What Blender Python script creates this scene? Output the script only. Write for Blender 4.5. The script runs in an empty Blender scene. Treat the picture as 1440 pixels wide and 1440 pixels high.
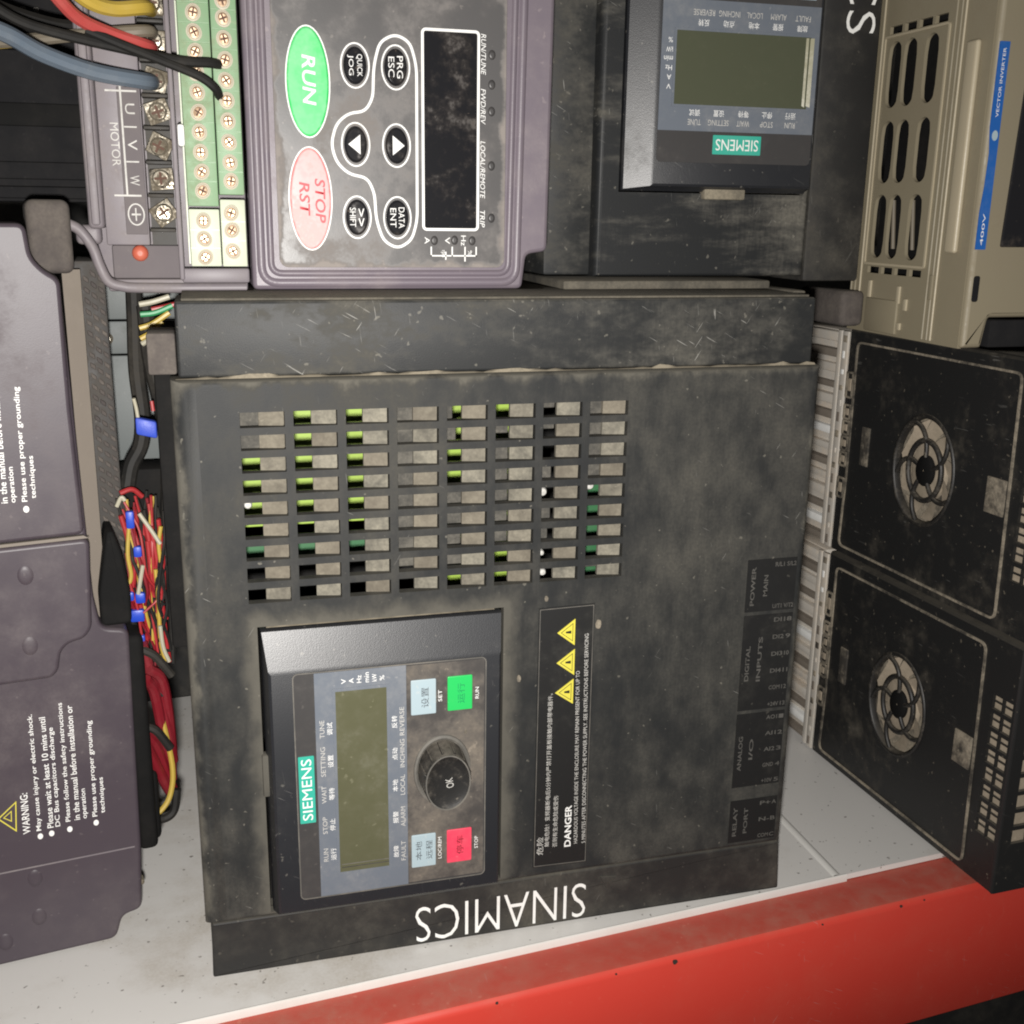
import bpy, bmesh, math, random
from mathutils import Vector, Matrix
random.seed(7)
S = 0.0003                      # one modelling unit = 0.3 mm
scene = bpy.context.scene
COL = scene.collection

# ------------------------------------------------------------------ camera
PITCH, YAW, ROLL = 0.26447, 0.27301, 0.014877
fw = Vector((math.sin(YAW)*math.cos(PITCH), math.cos(YAW)*math.cos(PITCH), -math.sin(PITCH)))
rt = Vector((math.cos(YAW), -math.sin(YAW), 0)); up = rt.cross(fw)
rt2 = math.cos(ROLL)*rt + math.sin(ROLL)*up; up2 = -math.sin(ROLL)*rt + math.cos(ROLL)*up
CAM = -0.396*fw
cd = bpy.data.cameras.new('camera'); cam = bpy.data.objects.new('camera', cd); COL.objects.link(cam)
cd.sensor_width = 36; cd.lens = 36*1568.2/1440; cd.clip_start = 0.01; cd.clip_end = 50
cam.matrix_world = Matrix.Translation(CAM) @ Matrix((rt2, up2, -fw)).transposed().to_4x4()
scene.camera = cam
scene.cycles.filter_width = 2.0

# ------------------------------------------------------------------ world, lamp, exposure
world = bpy.data.worlds.new('World'); scene.world = world; world.use_nodes = True
bg = world.node_tree.nodes['Background']; bg.inputs[0].default_value = (1.0, 0.96, 0.9, 1); bg.inputs[1].default_value = 0.075
ld = bpy.data.lights.new('phone_flash', 'AREA'); ld.shape = 'DISK'; ld.size = 0.014; ld.energy = 2.35; ld.spread = math.radians(150); ld.color = (1.0, 0.965, 0.92)
flash = bpy.data.objects.new('phone_flash', ld); COL.objects.link(flash)
flash.location = CAM - 0.022*up2 - 0.004*rt2
aim = Vector((-0.07, 0.0, 0.0)) - flash.location
flash.rotation_euler = aim.to_track_quat('-Z', 'Y').to_euler()
vs = scene.view_settings; vs.view_transform = 'Standard'; vs.look = 'None'; vs.exposure = 0; vs.gamma = 1

# ------------------------------------------------------------------ materials
MATS = {}
def nodes_of(name):
    m = bpy.data.materials.new(name); m.use_nodes = True; MATS[name] = m
    nt = m.node_tree; b = nt.nodes['Principled BSDF']
    return m, nt, b
def N(nt, typ, **kw):
    n = nt.nodes.new(typ)
    for k, v in kw.items(): setattr(n, k, v)
    return n
def noise(nt, vec, scale, detail=4, rough=.55):
    n = N(nt, 'ShaderNodeTexNoise'); n.inputs['Scale'].default_value = scale; n.inputs['Detail'].default_value = detail
    n.inputs['Roughness'].default_value = rough; nt.links.new(vec, n.inputs['Vector']); return n.outputs['Fac']
def ramp(nt, fac, a, b, lo=0.0, hi=1.0):
    r = N(nt, 'ShaderNodeMapRange'); r.interpolation_type = 'SMOOTHSTEP'; nt.links.new(fac, r.inputs['Value'])
    for k, v in (('From Min', a), ('From Max', b), ('To Min', lo), ('To Max', hi)): r.inputs[k].default_value = v
    return r.outputs['Result']
def mth(nt, op, a, b):
    n = N(nt, 'ShaderNodeMath', operation=op, use_clamp=(op in ('ADD', 'MAXIMUM')))
    for i, v in enumerate((a, b)):
        if isinstance(v, (int, float)): n.inputs[i].default_value = v
        else: nt.links.new(v, n.inputs[i])
    return n.outputs[0]
def mix(nt, fac, a, b):
    n = N(nt, 'ShaderNodeMix', data_type='RGBA')
    for s, v in ((n.inputs['Factor'], fac), (n.inputs['A'], a), (n.inputs['B'], b)):
        if isinstance(v, tuple): s.default_value = (*v, 1)
        elif isinstance(v, (int, float)): s.default_value = v
        else: nt.links.new(v, s)
    return n.outputs['Result']
def plastic(name, col, dust=(.30, .26, .20), amt=.5, lo=.42, hi=.72, big=16, rough=.5, speck=.25, scratch=.0, top=.5, bump=.12, spec=.5, grain=2600, metal=0, stretch=None, edge=None, det=5, speck_col=None, around=None):
    m, nt, b = nodes_of(name); L = nt.links
    tc = N(nt, 'ShaderNodeTexCoord'); raw = tc.outputs['Object']; oi = N(nt, 'ShaderNodeObjectInfo')
    va = N(nt, 'ShaderNodeVectorMath', operation='MULTIPLY_ADD'); va.inputs[1].default_value = (5.3, 4.1, 7.7); L.new(oi.outputs['Location'], va.inputs[0]); L.new(raw, va.inputs[2]); vec = va.outputs[0]
    if stretch:
        mp = N(nt, 'ShaderNodeMapping'); mp.inputs['Scale'].default_value = stretch; L.new(vec, mp.inputs[0]); v1 = mp.outputs[0]
    else: v1 = vec
    n1 = noise(nt, v1, big, det, .66 if det > 5 else .62); n2 = noise(nt, v1, big*7, 4, .6); n3 = noise(nt, vec, 900, 2, .5)
    f = mth(nt, 'ADD', mth(nt, 'MULTIPLY', n1, .66), mth(nt, 'MULTIPLY', n2, .34))
    if det > 5:                 # broad wiped areas and fine brushed streaks in the dust
        big_n = noise(nt, vec, 6, 3, .5); mp = N(nt, 'ShaderNodeMapping'); mp.inputs['Scale'].default_value = (900, 900, 90); mp.inputs['Rotation'].default_value = (0, .25, 0); L.new(vec, mp.inputs[0])
        st = noise(nt, mp.outputs[0], 1, 3, .6)
        f = mth(nt, 'ADD', f, mth(nt, 'ADD', mth(nt, 'MULTIPLY', mth(nt, 'SUBTRACT', big_n, .5), .5), mth(nt, 'MULTIPLY', mth(nt, 'SUBTRACT', st, .5), .07)))
    mask = ramp(nt, f, lo, hi)
    mask = mth(nt, 'MULTIPLY', mask, ramp(nt, n3, .25, .75, .65, 1.0))
    if top:
        g = N(nt, 'ShaderNodeNewGeometry'); sx = N(nt, 'ShaderNodeSeparateXYZ'); L.new(g.outputs['Normal'], sx.inputs[0])
        mask = mth(nt, 'ADD', mask, mth(nt, 'MULTIPLY', ramp(nt, sx.outputs['Z'], .45, .95), mth(nt, 'MULTIPLY', ramp(nt, n2, .2, .6, .5, 1), top)))
    if edge:                    # grime gathered along the border of a recessed face (x0, x1, z0, z1, width)
        sp = N(nt, 'ShaderNodeSeparateXYZ'); L.new(raw, sp.inputs[0]); x0, x1, z0, z1, wd = [v*S for v in edge]
        dx = mth(nt, 'MINIMUM', mth(nt, 'SUBTRACT', sp.outputs['X'], x0), mth(nt, 'SUBTRACT', x1, sp.outputs['X']))
        dz = mth(nt, 'MINIMUM', mth(nt, 'SUBTRACT', sp.outputs['Z'], z0), mth(nt, 'SUBTRACT', z1, sp.outputs['Z']))
        dd = mth(nt, 'SUBTRACT', mth(nt, 'MINIMUM', dx, dz), mth(nt, 'MULTIPLY', mth(nt, 'SUBTRACT', n2, .5), wd*3.2))
        mask = mth(nt, 'ADD', mask, ramp(nt, dd, -wd*.2, wd, .85, 0))
    if around:                  # grime caked round the rim of an inset panel
        sp = N(nt, 'ShaderNodeSeparateXYZ'); L.new(raw, sp.inputs[0]); x0, x1, z0, z1, wd = [v*S for v in around]
        dx = mth(nt, 'MAXIMUM', mth(nt, 'SUBTRACT', x0, sp.outputs['X']), mth(nt, 'SUBTRACT', sp.outputs['X'], x1))
        dz = mth(nt, 'MAXIMUM', mth(nt, 'SUBTRACT', z0, sp.outputs['Z']), mth(nt, 'SUBTRACT', sp.outputs['Z'], z1))
        dd = mth(nt, 'ADD', mth(nt, 'MAXIMUM', dx, dz), mth(nt, 'MULTIPLY', mth(nt, 'SUBTRACT', n2, .45), wd*2.4))
        mask = mth(nt, 'ADD', mask, ramp(nt, dd, 0, wd, .8, 0))
    mask = mth(nt, 'MULTIPLY', mask, amt)
    c = mix(nt, mask, col, dust)
    if speck:
        s = ramp(nt, noise(nt, vec, 420, 2, .4), .70, .76, 0, speck)
        c = mix(nt, s, c, speck_col or (min(1, dust[0]*1.6), min(1, dust[1]*1.6), min(1, dust[2]*1.6)))
    if scratch:
        for ang, th in ((.5, .70), (-1.0, .715), (1.45, .71)):
            mp = N(nt, 'ShaderNodeMapping'); mp.vector_type = 'TEXTURE'; mp.inputs['Rotation'].default_value = (0, ang, 0); mp.inputs['Scale'].default_value = (1/110, 1/110, 1/1900)
            L.new(vec, mp.inputs[0])
            s = mth(nt, 'MULTIPLY', ramp(nt, noise(nt, mp.outputs[0], 1.0, 1, .4), th+.045, th+.09, 0, scratch*.8), ramp(nt, n1, .45, .6))
            c = mix(nt, s, c, (.42, .41, .38))
    L.new(c, b.inputs['Base Color'])
    L.new(ramp(nt, mask, 0, .5, rough, .9), b.inputs['Roughness'])
    b.inputs['Specular IOR Level'].default_value = spec; b.inputs['Metallic'].default_value = metal
    if bump:
        bp = N(nt, 'ShaderNodeBump'); bp.inputs['Strength'].default_value = bump; bp.inputs['Distance'].default_value = .0004
        L.new(mth(nt, 'ADD', noise(nt, vec, grain, 2, .5), mth(nt, 'MULTIPLY', mask, .6)), bp.inputs['Height']); L.new(bp.outputs[0], b.inputs['Normal'])
    return m
plastic('cover_black', (.019, .020, .0205), (.118, .110, .091), .78, .41, .78, big=12, det=10, stretch=(1.15, 1, .75), rough=.55, speck=.5, scratch=.5, spec=.22, edge=(-388, 387, 70, 742, 12), around=(-310, -18, 85, 458, 26))
plastic('cover_small', (.016, .017, .018), (.18, .168, .14), .8, .48, .70, big=9, det=9, stretch=(.7, 1, 2.4), rough=.5, speck=.3, scratch=.4, spec=.3)
plastic('top_dust', (.03, .028, .024), (.13, .115, .088), .95, .3, .62, big=22, rough=.85, top=.4)
plastic('band_black', (.020, .021, .0215), (.135, .126, .105), .8, .44, .74, big=16, det=9, rough=.52, speck=.4, scratch=.7, spec=.28, stretch=(1, 1, 1.6))
plastic('foot_black', (.018, .0175, .017), (.11, .10, .08), .75, .40, .76, rough=.6, speck=.2, scratch=.15, spec=.35)
plastic('dusty_top', (.05, .047, .04), (.26, .225, .165), .95, .25, .6, big=22, rough=.85, top=.6)
plastic('louver_dust', (.070, .066, .055), (.255, .235, .185), .9, .28, .66, big=70, rough=.9, top=0, speck=.25)
_nt = MATS['louver_dust'].node_tree; _b = _nt.nodes['Principled BSDF']; _src = _b.inputs['Base Color'].links[0].from_socket; _oi = N(_nt, 'ShaderNodeObjectInfo')
_nt.links.new(mix(_nt, ramp(_nt, _oi.outputs['Random'], 0, 1, 0, .45), _src, (.13, .105, .075)), _b.inputs['Base Color'])
plastic('panel_black', (.016, .017, .020), (.16, .15, .13), .35, .5, .85, big=18, rough=.38, speck=.3, scratch=.25, top=.15, bump=.10, spec=.5)
plastic('panel_matte', (.018, .018, .020), (.15, .14, .12), .3, .45, .8, big=18, rough=.5, speck=.2, top=.1)
plastic('membrane_dark', (.050, .046, .044), (.20, .17, .135), .75, .38, .70, big=30, rough=.5, speck=.3, top=0, bump=.04)
plastic('membrane_clean', (.045, .043, .043), (.18, .16, .14), .3, .45, .8, big=30, rough=.4, speck=.1, top=0, bump=.03)
plastic('membrane_blue', (.125, .142, .170), (.28, .27, .25), .35, .42, .75, big=40, rough=.42, speck=.2, top=0, bump=.03)
plastic('lcd', (.088, .088, .050), (.14, .135, .092), .6, .40, .78, big=22, rough=.28, speck=.35, top=0, bump=.0)
plastic('lcd_clean', (.072, .078, .050), (.12, .12, .08), .35, .45, .8, big=30, rough=.15, speck=.05, top=0, bump=0)
plastic('teal', (.03, .36, .27), (.4, .45, .4), .15, .5, .8, rough=.45, speck=0, top=0, bump=0)
plastic('print_white', (.78, .78, .76), (.4, .37, .32), .35, .45, .75, big=60, rough=.55, speck=0, top=0, bump=0)
plastic('print_grey', (.50, .49, .46), (.2, .19, .18), .5, .4, .75, big=80, rough=.6, speck=0, top=0, bump=0)
plastic('print_faint', (.085, .081, .073), (.045, .042, .038), .7, .35, .65, big=90, rough=.7, speck=0, top=0, bump=0)
plastic('print_dark', (.06, .07, .08), (.2, .2, .2), .2, rough=.6, speck=0, top=0, bump=0)
plastic('print_yellow', (.62, .55, .06), (.35, .32, .15), .3, rough=.55, speck=0, top=0, bump=0)
plastic('key_blue', (.34, .43, .47), (.4, .37, .32), .35, .42, .75, big=50, rough=.45, speck=.15, top=0, bump=.03)
plastic('key_green', (.02, .46, .10), (.3, .4, .25), .2, .45, .75, big=50, rough=.4, speck=.1, top=0, bump=.03)
plastic('key_red', (.72, .05, .10), (.5, .3, .28), .2, .45, .75, big=50, rough=.4, speck=.1, top=0, bump=.03)
plastic('label_black', (.010, .010, .010), (.09, .085, .07), .35, .48, .8, big=25, rough=.5, speck=.25, top=0, bump=.03)
plastic('knob_black', (.012, .0115, .011), (.20, .175, .14), .65, .46, .74, big=60, rough=.48, speck=.4, scratch=.4, top=.6)
plastic('purple', (.142, .119, .142), (.34, .29, .27), .4, .45, .8, big=16, rough=.42, speck=.12, top=.3, bump=.08)
plastic('purple_dark', (.053, .042, .052), (.22, .19, .18), .36, .46, .8, big=12, spec=.4, rough=.44, speck=.1, top=.4, bump=.06)
plastic('lilac_grey', (.155, .136, .150), (.27, .24, .215), .5, .38, .72, big=30, rough=.5, speck=.15, top=.4, bump=.05)
plastic('keypad_face', (.085, .082, .082), (.34, .30, .27), .6, .44, .74, big=14, rough=.33, speck=.15, top=0, bump=.03, edge=(-69, 204, 29, 400, 9))
plastic('display_black', (.012, .012, .014), (.14, .11, .085), .55, .48, .75, big=40, rough=.16, speck=.25, top=0, bump=0)
plastic('oval_green', (.05, .55, .14), (.55, .75, .6), .55, .42, .7, big=40, rough=.4, speck=0, top=0, bump=0)
plastic('oval_pink', (.72, .24, .24), (.85, .72, .68), .6, .4, .7, big=40, rough=.3, speck=0, top=0, bump=0)
plastic('oval_red', (.55, .04, .06), rough=.5, amt=.2, speck=0, top=0, bump=0)
plastic('terminal_green', (.19, .31, .175), (.27, .25, .17), .6, .42, .72, big=50, rough=.5, speck=.2, top=0, bump=.06)
plastic('terminal_seat', (.50, .46, .36), (.4, .34, .25), .4, rough=.5, speck=.2, top=0)
plastic('terminal_pale', (.50, .54, .42), (.36, .33, .24), .5, rough=.45, speck=.1, top=0)
plastic('brass', (.55, .40, .27), (.22, .15, .10), .5, .4, .7, big=90, rough=.35, speck=0, top=0, metal=.7)
plastic('slot_dark', (.09, .045, .03), rough=.8, amt=.1, speck=0, top=0, bump=0)
plastic('steel', (.50, .46, .38), (.12, .09, .055), .8, .36, .62, big=160, rough=.24, speck=.1, top=0, metal=1.0)
plastic('terminal_black', (.018, .016, .013), (.10, .08, .055), .5, rough=.6, top=.2)
plastic('beige', (.235, .205, .142), (.18, .145, .095), .55, .40, .75, big=14, rough=.42, speck=.1, top=.2, bump=.06)
plastic('beige_light', (.38, .33, .235), (.3, .25, .17), .35, rough=.4, speck=.05, top=0)
plastic('label_blue', (.015, .10, .36), (.2, .25, .4), .25, .45, .75, big=60, rough=.42, speck=0, top=0, bump=0)
plastic('fan_case', (.014, .014, .014), (.19, .165, .125), .6, .50, .78, big=17, rough=.5, speck=.3, scratch=.2, top=.7)
plastic('fan_plate', (.022, .022, .022), (.15, .135, .105), .55, .47, .85, big=12, rough=.42, speck=.25, scratch=.25, top=.2)
plastic('fan_dust', (.25, .21, .155), (.44, .365, .28), .8, .3, .7, big=50, rough=.85, speck=.2, top=.2)
plastic('fan_edge', (.035, .031, .026), (.36, .31, .235), .9, .38, .60, big=34, rough=.8, top=.4)
plastic('fan_guard', (.016, .015, .014), (.22, .19, .145), .55, .48, .78, big=80, rough=.5, top=.5)
plastic('heat_sink', (.62, .58, .52), (.50, .41, .31), .7, .42, .66, big=60, rough=.4, speck=.2, top=.3, metal=.2)
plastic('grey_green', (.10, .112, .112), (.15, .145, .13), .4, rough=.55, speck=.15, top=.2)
plastic('dark_grey', (.012, .012, .013), (.036, .033, .031), .45, rough=.85, speck=.1, top=.4, spec=.08)
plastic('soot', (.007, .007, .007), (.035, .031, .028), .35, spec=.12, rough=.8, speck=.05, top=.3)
plastic('tan_metal', (.17, .145, .12), (.25, .215, .175), .5, rough=.6, speck=.1, top=.2)
plastic('perforated', (.022, .02, .019), (.10, .088, .075), .7, .35, .7, big=50, rough=.6, top=.4)
plastic('cavity', (.006, .006, .006), (.04, .035, .03), .4, rough=.9, speck=.1, top=.3)
plastic('board_lime', (.30, .44, .06), (.26, .32, .10), .4, rough=.45, speck=.2, top=0, bump=.05)
plastic('board_green', (.025, .12, .045), (.08, .15, .07), .4, rough=.45, speck=.2, top=0, bump=.05)
plastic('foam_grey', (.045, .043, .038), (.13, .12, .10), .8, .35, .65, big=120, rough=.9, top=0, bump=.4, grain=1500)
plastic('deck_white', (.66, .645, .62), (.30, .25, .18), .6, .49, .72, big=8, det=8, rough=.42, speck=.7, speck_col=(.08, .06, .045), scratch=.2, top=0, bump=.05)
plastic('deck_edge', (.64, .63, .60), (.4, .35, .28), .3, rough=.4, speck=.1, top=0)
plastic('beam_red', (.56, .050, .034), (.45, .14, .09), .3, .45, .8, big=8, rough=.38, speck=.06, top=.75, bump=.05, scratch=.3)
plastic('beam_top', (.44, .055, .036), (.36, .17, .12), .6, .40, .75, big=22, rough=.55, speck=.2, top=.2, scratch=.2)
plastic('neck_dust', (.048, .040, .038), (.13, .112, .095), .8, .35, .65, big=25, rough=.85, top=.5)
plastic('rim_grey', (.10, .095, .085), (.22, .20, .17), .7, .4, .7, big=40, rough=.5, speck=0, top=0, bump=0)
plastic('strip_grey', (.13, .115, .12), (.2, .18, .165), .5, rough=.75, speck=.1, top=0, spec=.1)
plastic('glare_gloss', (.30, .29, .20), rough=.14, amt=.2, speck=0, top=0, bump=0, spec=.8)  # pale gloss for the ridges added as glare on the small display
plastic('chip_dark', (.03, .02, .015), rough=.8, amt=.1, speck=0)
plastic('wire_red', (.30, .016, .020), (.35, .12, .1), .3, rough=.4, speck=0, top=.1, bump=.02)
plastic('wire_salmon', (.38, .055, .05), (.4, .2, .16), .3, rough=.4, speck=0, top=.1, bump=.02)
plastic('wire_dark_red', (.17, .009, .016), (.3, .1, .1), .25, rough=.35, speck=0, top=.1, bump=.02)
plastic('wire_yellow', (.40, .28, .045), (.4, .33, .15), .3, rough=.4, speck=0, top=.1, bump=.02)
plastic('wire_white', (.36, .34, .26), (.4, .35, .25), .4, rough=.45, speck=0, top=.1, bump=.02)
plastic('wire_green', (.01, .22, .08), rough=.4, amt=.2, speck=0, top=.1, bump=.02)
plastic('wire_black', (.012, .0115, .011), (.10, .088, .07), .4, spec=.2, rough=.62, speck=.05, top=.3, bump=.03)
plastic('wire_brown', (.14, .12, .09), (.25, .21, .15), .5, rough=.5, speck=.05, top=.3, bump=.03)
plastic('wire_blue', (.095, .122, .155), (.25, .25, .24), .4, rough=.42, speck=.05, top=.2, bump=.03)
plastic('plug_blue', (.012, .05, .42), (.1, .12, .4), .3, rough=.4, speck=0, top=.1)
plastic('screw_red', (.45, .09, .05), (.4, .25, .18), .4, rough=.45, speck=.1, top=0)
plastic('backdrop_dark', (.02, .02, .02), rough=.9, amt=.2, speck=0, top=0, bump=0)

# ------------------------------------------------------------------ mesh helpers (units: 0.3 mm)
class MB:
    def __init__(s): s.v = []; s.f = []; s.mi = []; s.cur = 0
    def add(s, vs, fs):
        o = len(s.v); s.v += [tuple(v) for v in vs]; s.f += [tuple(i+o for i in f) for f in fs]; s.mi += [s.cur]*len(fs); return s
    def box(s, x0, x1, y0, y1, z0, z1, r=0, seg=2):
        if x0 > x1: x0, x1 = x1, x0
        if y0 > y1: y0, y1 = y1, y0
        if z0 > z1: z0, z1 = z1, z0
        if r <= 0:
            vs = [(x, y, z) for x in (x0, x1) for y in (y0, y1) for z in (z0, z1)]
            return s.add(vs, [(0, 1, 3, 2), (4, 6, 7, 5), (0, 4, 5, 1), (2, 3, 7, 6), (0, 2, 6, 4), (1, 5, 7, 3)])
        bm = bmesh.new(); bmesh.ops.create_cube(bm, size=1)
        for v in bm.verts: v.co = Vector(((x0+x1)/2+v.co.x*(x1-x0), (y0+y1)/2+v.co.y*(y1-y0), (z0+z1)/2+v.co.z*(z1-z0)))
        r = min(r, (x1-x0)*.49, (y1-y0)*.49, (z1-z0)*.49)
        bmesh.ops.bevel(bm, geom=bm.edges[:], offset=r, segments=seg, affect='EDGES', profile=.5)
        return s.bm(bm)
    def bm(s, bm):
        bm.verts.index_update(); s.add([v.co for v in bm.verts], [[v.index for v in f.verts] for f in bm.faces]); bm.free(); return s
    def prism(s, poly, y0, y1, bev=0, seg=2, M=None):
        """outline in (x,z), extruded from front y0 to back y1, front edge rounded"""
        loops = []
        if bev:
            for k in range(seg+1):
                a = math.pi/2*k/seg
                loops.append((bev*(1-math.sin(a)), y0+bev*(1-math.cos(a))))
        else: loops.append((0, y0))
        loops.append((0, y1))
        n = len(poly); vs = []; fs = []
        for ins, y in loops:
            for x, z in inset(poly, ins): vs.append((x, y, z))
        for k in range(len(loops)-1):
            for i in range(n): j = (i+1) % n; fs.append((k*n+i, k*n+j, (k+1)*n+j, (k+1)*n+i))
        fs.append(tuple(range(n))); fs.append(tuple(range((len(loops)-1)*n, len(loops)*n))[::-1])
        if M: vs = [M(v) for v in vs]
        return s.add(vs, fs)
    def lathe(s, cx, cz, prof, rx, rz, n=32, M=None, cap=True):
        vs = []; fs = []
        for r, y in prof:
            for i in range(n): a = 2*math.pi*i/n; vs.append((cx+r*rx*math.cos(a), y, cz+r*rz*math.sin(a)))
        for k in range(len(prof)-1):
            for i in range(n): j = (i+1) % n; fs.append((k*n+i, k*n+j, (k+1)*n+j, (k+1)*n+i))
        if cap: fs.append(tuple(range((len(prof)-1)*n, len(prof)*n)))
        if M: vs = [M(v) for v in vs]
        return s.add(vs, fs)
    def tube(s, pts, r, n=8, sub=5):
        P = [Vector(p) for p in pts]; C = []
        Q = [2*P[0]-P[1]]+P+[2*P[-1]-P[-2]]
        for i in range(1, len(Q)-2):
            for k in range(sub):
                t = k/sub; a, b, c, d = Q[i-1], Q[i], Q[i+1], Q[i+2]
                C.append(.5*((2*b)+(c-a)*t+(2*a-5*b+4*c-d)*t*t+(3*b-a-3*c+d)*t**3))
        C.append(P[-1]); vs = []; fs = []; nrm = Vector((.3, -.8, .5))
        for i, c in enumerate(C):
            t = (C[min(i+1, len(C)-1)]-C[max(i-1, 0)]).normalized(); u = (nrm-t*nrm.dot(t)).normalized(); w = t.cross(u); nrm = u
            for k in range(n): a = 2*math.pi*k/n; vs.append(c+r*(math.cos(a)*u+math.sin(a)*w))
        for i in range(len(C)-1):
            for k in range(n): j = (k+1) % n; fs.append((i*n+k, i*n+j, (i+1)*n+j, (i+1)*n+k))
        fs.append(tuple(range(n))); fs.append(tuple(range((len(C)-1)*n, len(C)*n)))
        return s.add(vs, fs)
    def ribbon(s, pts, w, y, M=None, closed=True, th=.6):
        """flat printed or moulded line of width w along a closed outline in (x,z)"""
        n = len(pts); a = inset(pts, w/2); b = inset(pts, -w/2)
        vs = [(x, y, z) for x, z in a]+[(x, y, z) for x, z in b]+[(x, y+th, z) for x, z in a]+[(x, y+th, z) for x, z in b]; fs = []
        for i in range(n):
            j = (i+1) % n; fs += [(i, j, n+j, n+i), (i, 2*n+i, 2*n+j, j), (n+i, n+j, 3*n+j, 3*n+i)]
        if M: vs = [M(v) for v in vs]
        return s.add(vs, fs)
    def plate(s, u0, u1, v0, v1, holes, th, M):
        """flat plate with rectangular or oval through-holes; holes: (u0,u1,v0,v1,kind)"""
        us = sorted({u0, u1, *[h[0] for h in holes], *[h[1] for h in holes]}); vv = sorted({v0, v1, *[h[2] for h in holes], *[h[3] for h in holes]})
        def inside(u, v): return any(h[0] < u < h[1] and h[2] < v < h[3] for h in holes)
        idx = {}; V = []; F = []
        def vert(u, v, d):
            k = (round(u, 4), round(v, 4), d)
            if k not in idx: idx[k] = len(V); V.append(M(u, v, d))
            return idx[k]
        for d in (0, th):
            for a, b in zip(us, us[1:]):
                for c, e in zip(vv, vv[1:]):
                    if not inside((a+b)/2, (c+e)/2):
                        F.append((vert(a, c, d), vert(b, c, d), vert(b, e, d), vert(a, e, d)))
        def wall(loop):
            n = len(loop)
            for i in range(n):
                p, q = loop[i], loop[(i+1) % n]; F.append((vert(*p, 0), vert(*q, 0), vert(*q, th), vert(*p, th)))
        wall([(u0, v0), (u1, v0), (u1, v1), (u0, v1)])
        for h in holes:
            a, b, c, e = h[:4]
            if h[4] == 'rect': wall([(a, c), (b, c), (b, e), (a, e)]); continue
            cu, cv = (a+b)/2, (c+e)/2; hu, hv = (b-a)/2, (e-c)/2; m = h[5] if len(h) > 5 else 0
            ca = math.atan2(hv, hu); n = 10
            ks = [-ca, ca, math.pi-ca, math.pi+ca]
            angs = []
            for i in range(4):
                a0 = ks[i]; a1 = ks[i+1] if i < 3 else 2*math.pi-ca
                angs += [a0+(a1-a0)*k/n for k in range(n)]
            outer = []; inner = []
            for t in angs:
                dx, dy = math.cos(t), math.sin(t)
                k = min(hu/abs(dx) if abs(dx) > 1e-9 else 1e9, hv/abs(dy) if abs(dy) > 1e-9 else 1e9)
                outer.append((cu+dx*k, cv+dy*k))
                iu, iv = hu-m, hv-m
                if h[4] == 'ellipse': q = 1/math.hypot(dx/iu, dy/iv)
                else:           # stadium with the long side along v
                    l = iv-iu; q = iu/abs(dx) if abs(dx) > 1e-9 else 1e9
                    if q*abs(dy) > l:
                        bq = -2*l*abs(dy); cq = l*l-iu*iu; q = (-bq+math.sqrt(max(0, bq*bq-4*cq)))/2
                inner.append((cu+dx*q, cv+dy*q))
            L = len(angs)
            for d in (0, th):
                for i in range(L):
                    j = (i+1) % L; F.append((vert(*outer[i], d), vert(*outer[j], d), vert(*inner[j], d), vert(*inner[i], d)))
            wall(inner)
        return s.add(V, F)
    def mesh(s, name, mats, org=(0, 0, 0), smooth=35):
        me = bpy.data.meshes.new(name)
        me.from_pydata([((v[0]-org[0])*S, (v[1]-org[1])*S, (v[2]-org[2])*S) for v in s.v], [], s.f)
        for m in mats: me.materials.append(MATS[m])
        for p, i in zip(me.polygons, s.mi): p.material_index = i; p.use_smooth = len(p.vertices) <= 4
        bm = bmesh.new(); bm.from_mesh(me); bmesh.ops.recalc_face_normals(bm, faces=bm.faces); bm.to_mesh(me); bm.free()
        me.set_sharp_from_angle(angle=math.radians(smooth))
        for p in me.polygons: p.use_smooth = len(p.vertices) <= 4
        me.update()
        return me
def inset(poly, d):
    if abs(d) < 1e-9: return list(poly)
    n = len(poly); out = []
    area = sum(poly[i][0]*poly[(i+1) % n][1]-poly[(i+1) % n][0]*poly[i][1] for i in range(n)); sg = 1 if area > 0 else -1
    for i in range(n):
        a, b, c = Vector(poly[i-1]), Vector(poly[i]), Vector(poly[(i+1) % n])
        e1 = (b-a).normalized(); e2 = (c-b).normalized()
        n1 = Vector((-e1.y, e1.x))*sg; n2 = Vector((-e2.y, e2.x))*sg; m = n1+n2
        k = max(.35, m.length_squared/2)
        p = b+m*(d/k); out.append((p.x, p.y))
    return out
def rrect(x0, x1, z0, z1, r, seg=4):
    out = []
    for cx, cz, a in ((x1-r, z1-r, 0), (x0+r, z1-r, 1), (x0+r, z0+r, 2), (x1-r, z0+r, 3)):
        for k in range(seg+1): t = math.pi/2*(a+k/seg); out.append((cx+r*math.cos(t), cz+r*math.sin(t)))
    return out
def rpoly(pts, r, seg=4):
    """polygon with every corner rounded"""
    out = []; n = len(pts)
    for i in range(n):
        a, b, c = Vector(pts[i-1]), Vector(pts[i]), Vector(pts[(i+1) % n])
        u = a-b; w = c-b; q = min(r, u.length*.45, w.length*.45); p0 = b+u.normalized()*q; p1 = b+w.normalized()*q
        for k in range(seg+1):
            t = k/seg; p = p0*(1-t)**2+b*2*t*(1-t)+p1*t*t; out.append((p.x, p.y))
    return out
def ell(cx, cz, rx, rz, n=32): return [(cx+rx*math.cos(2*math.pi*i/n), cz+rz*math.sin(2*math.pi*i/n)) for i in range(n)]

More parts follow.
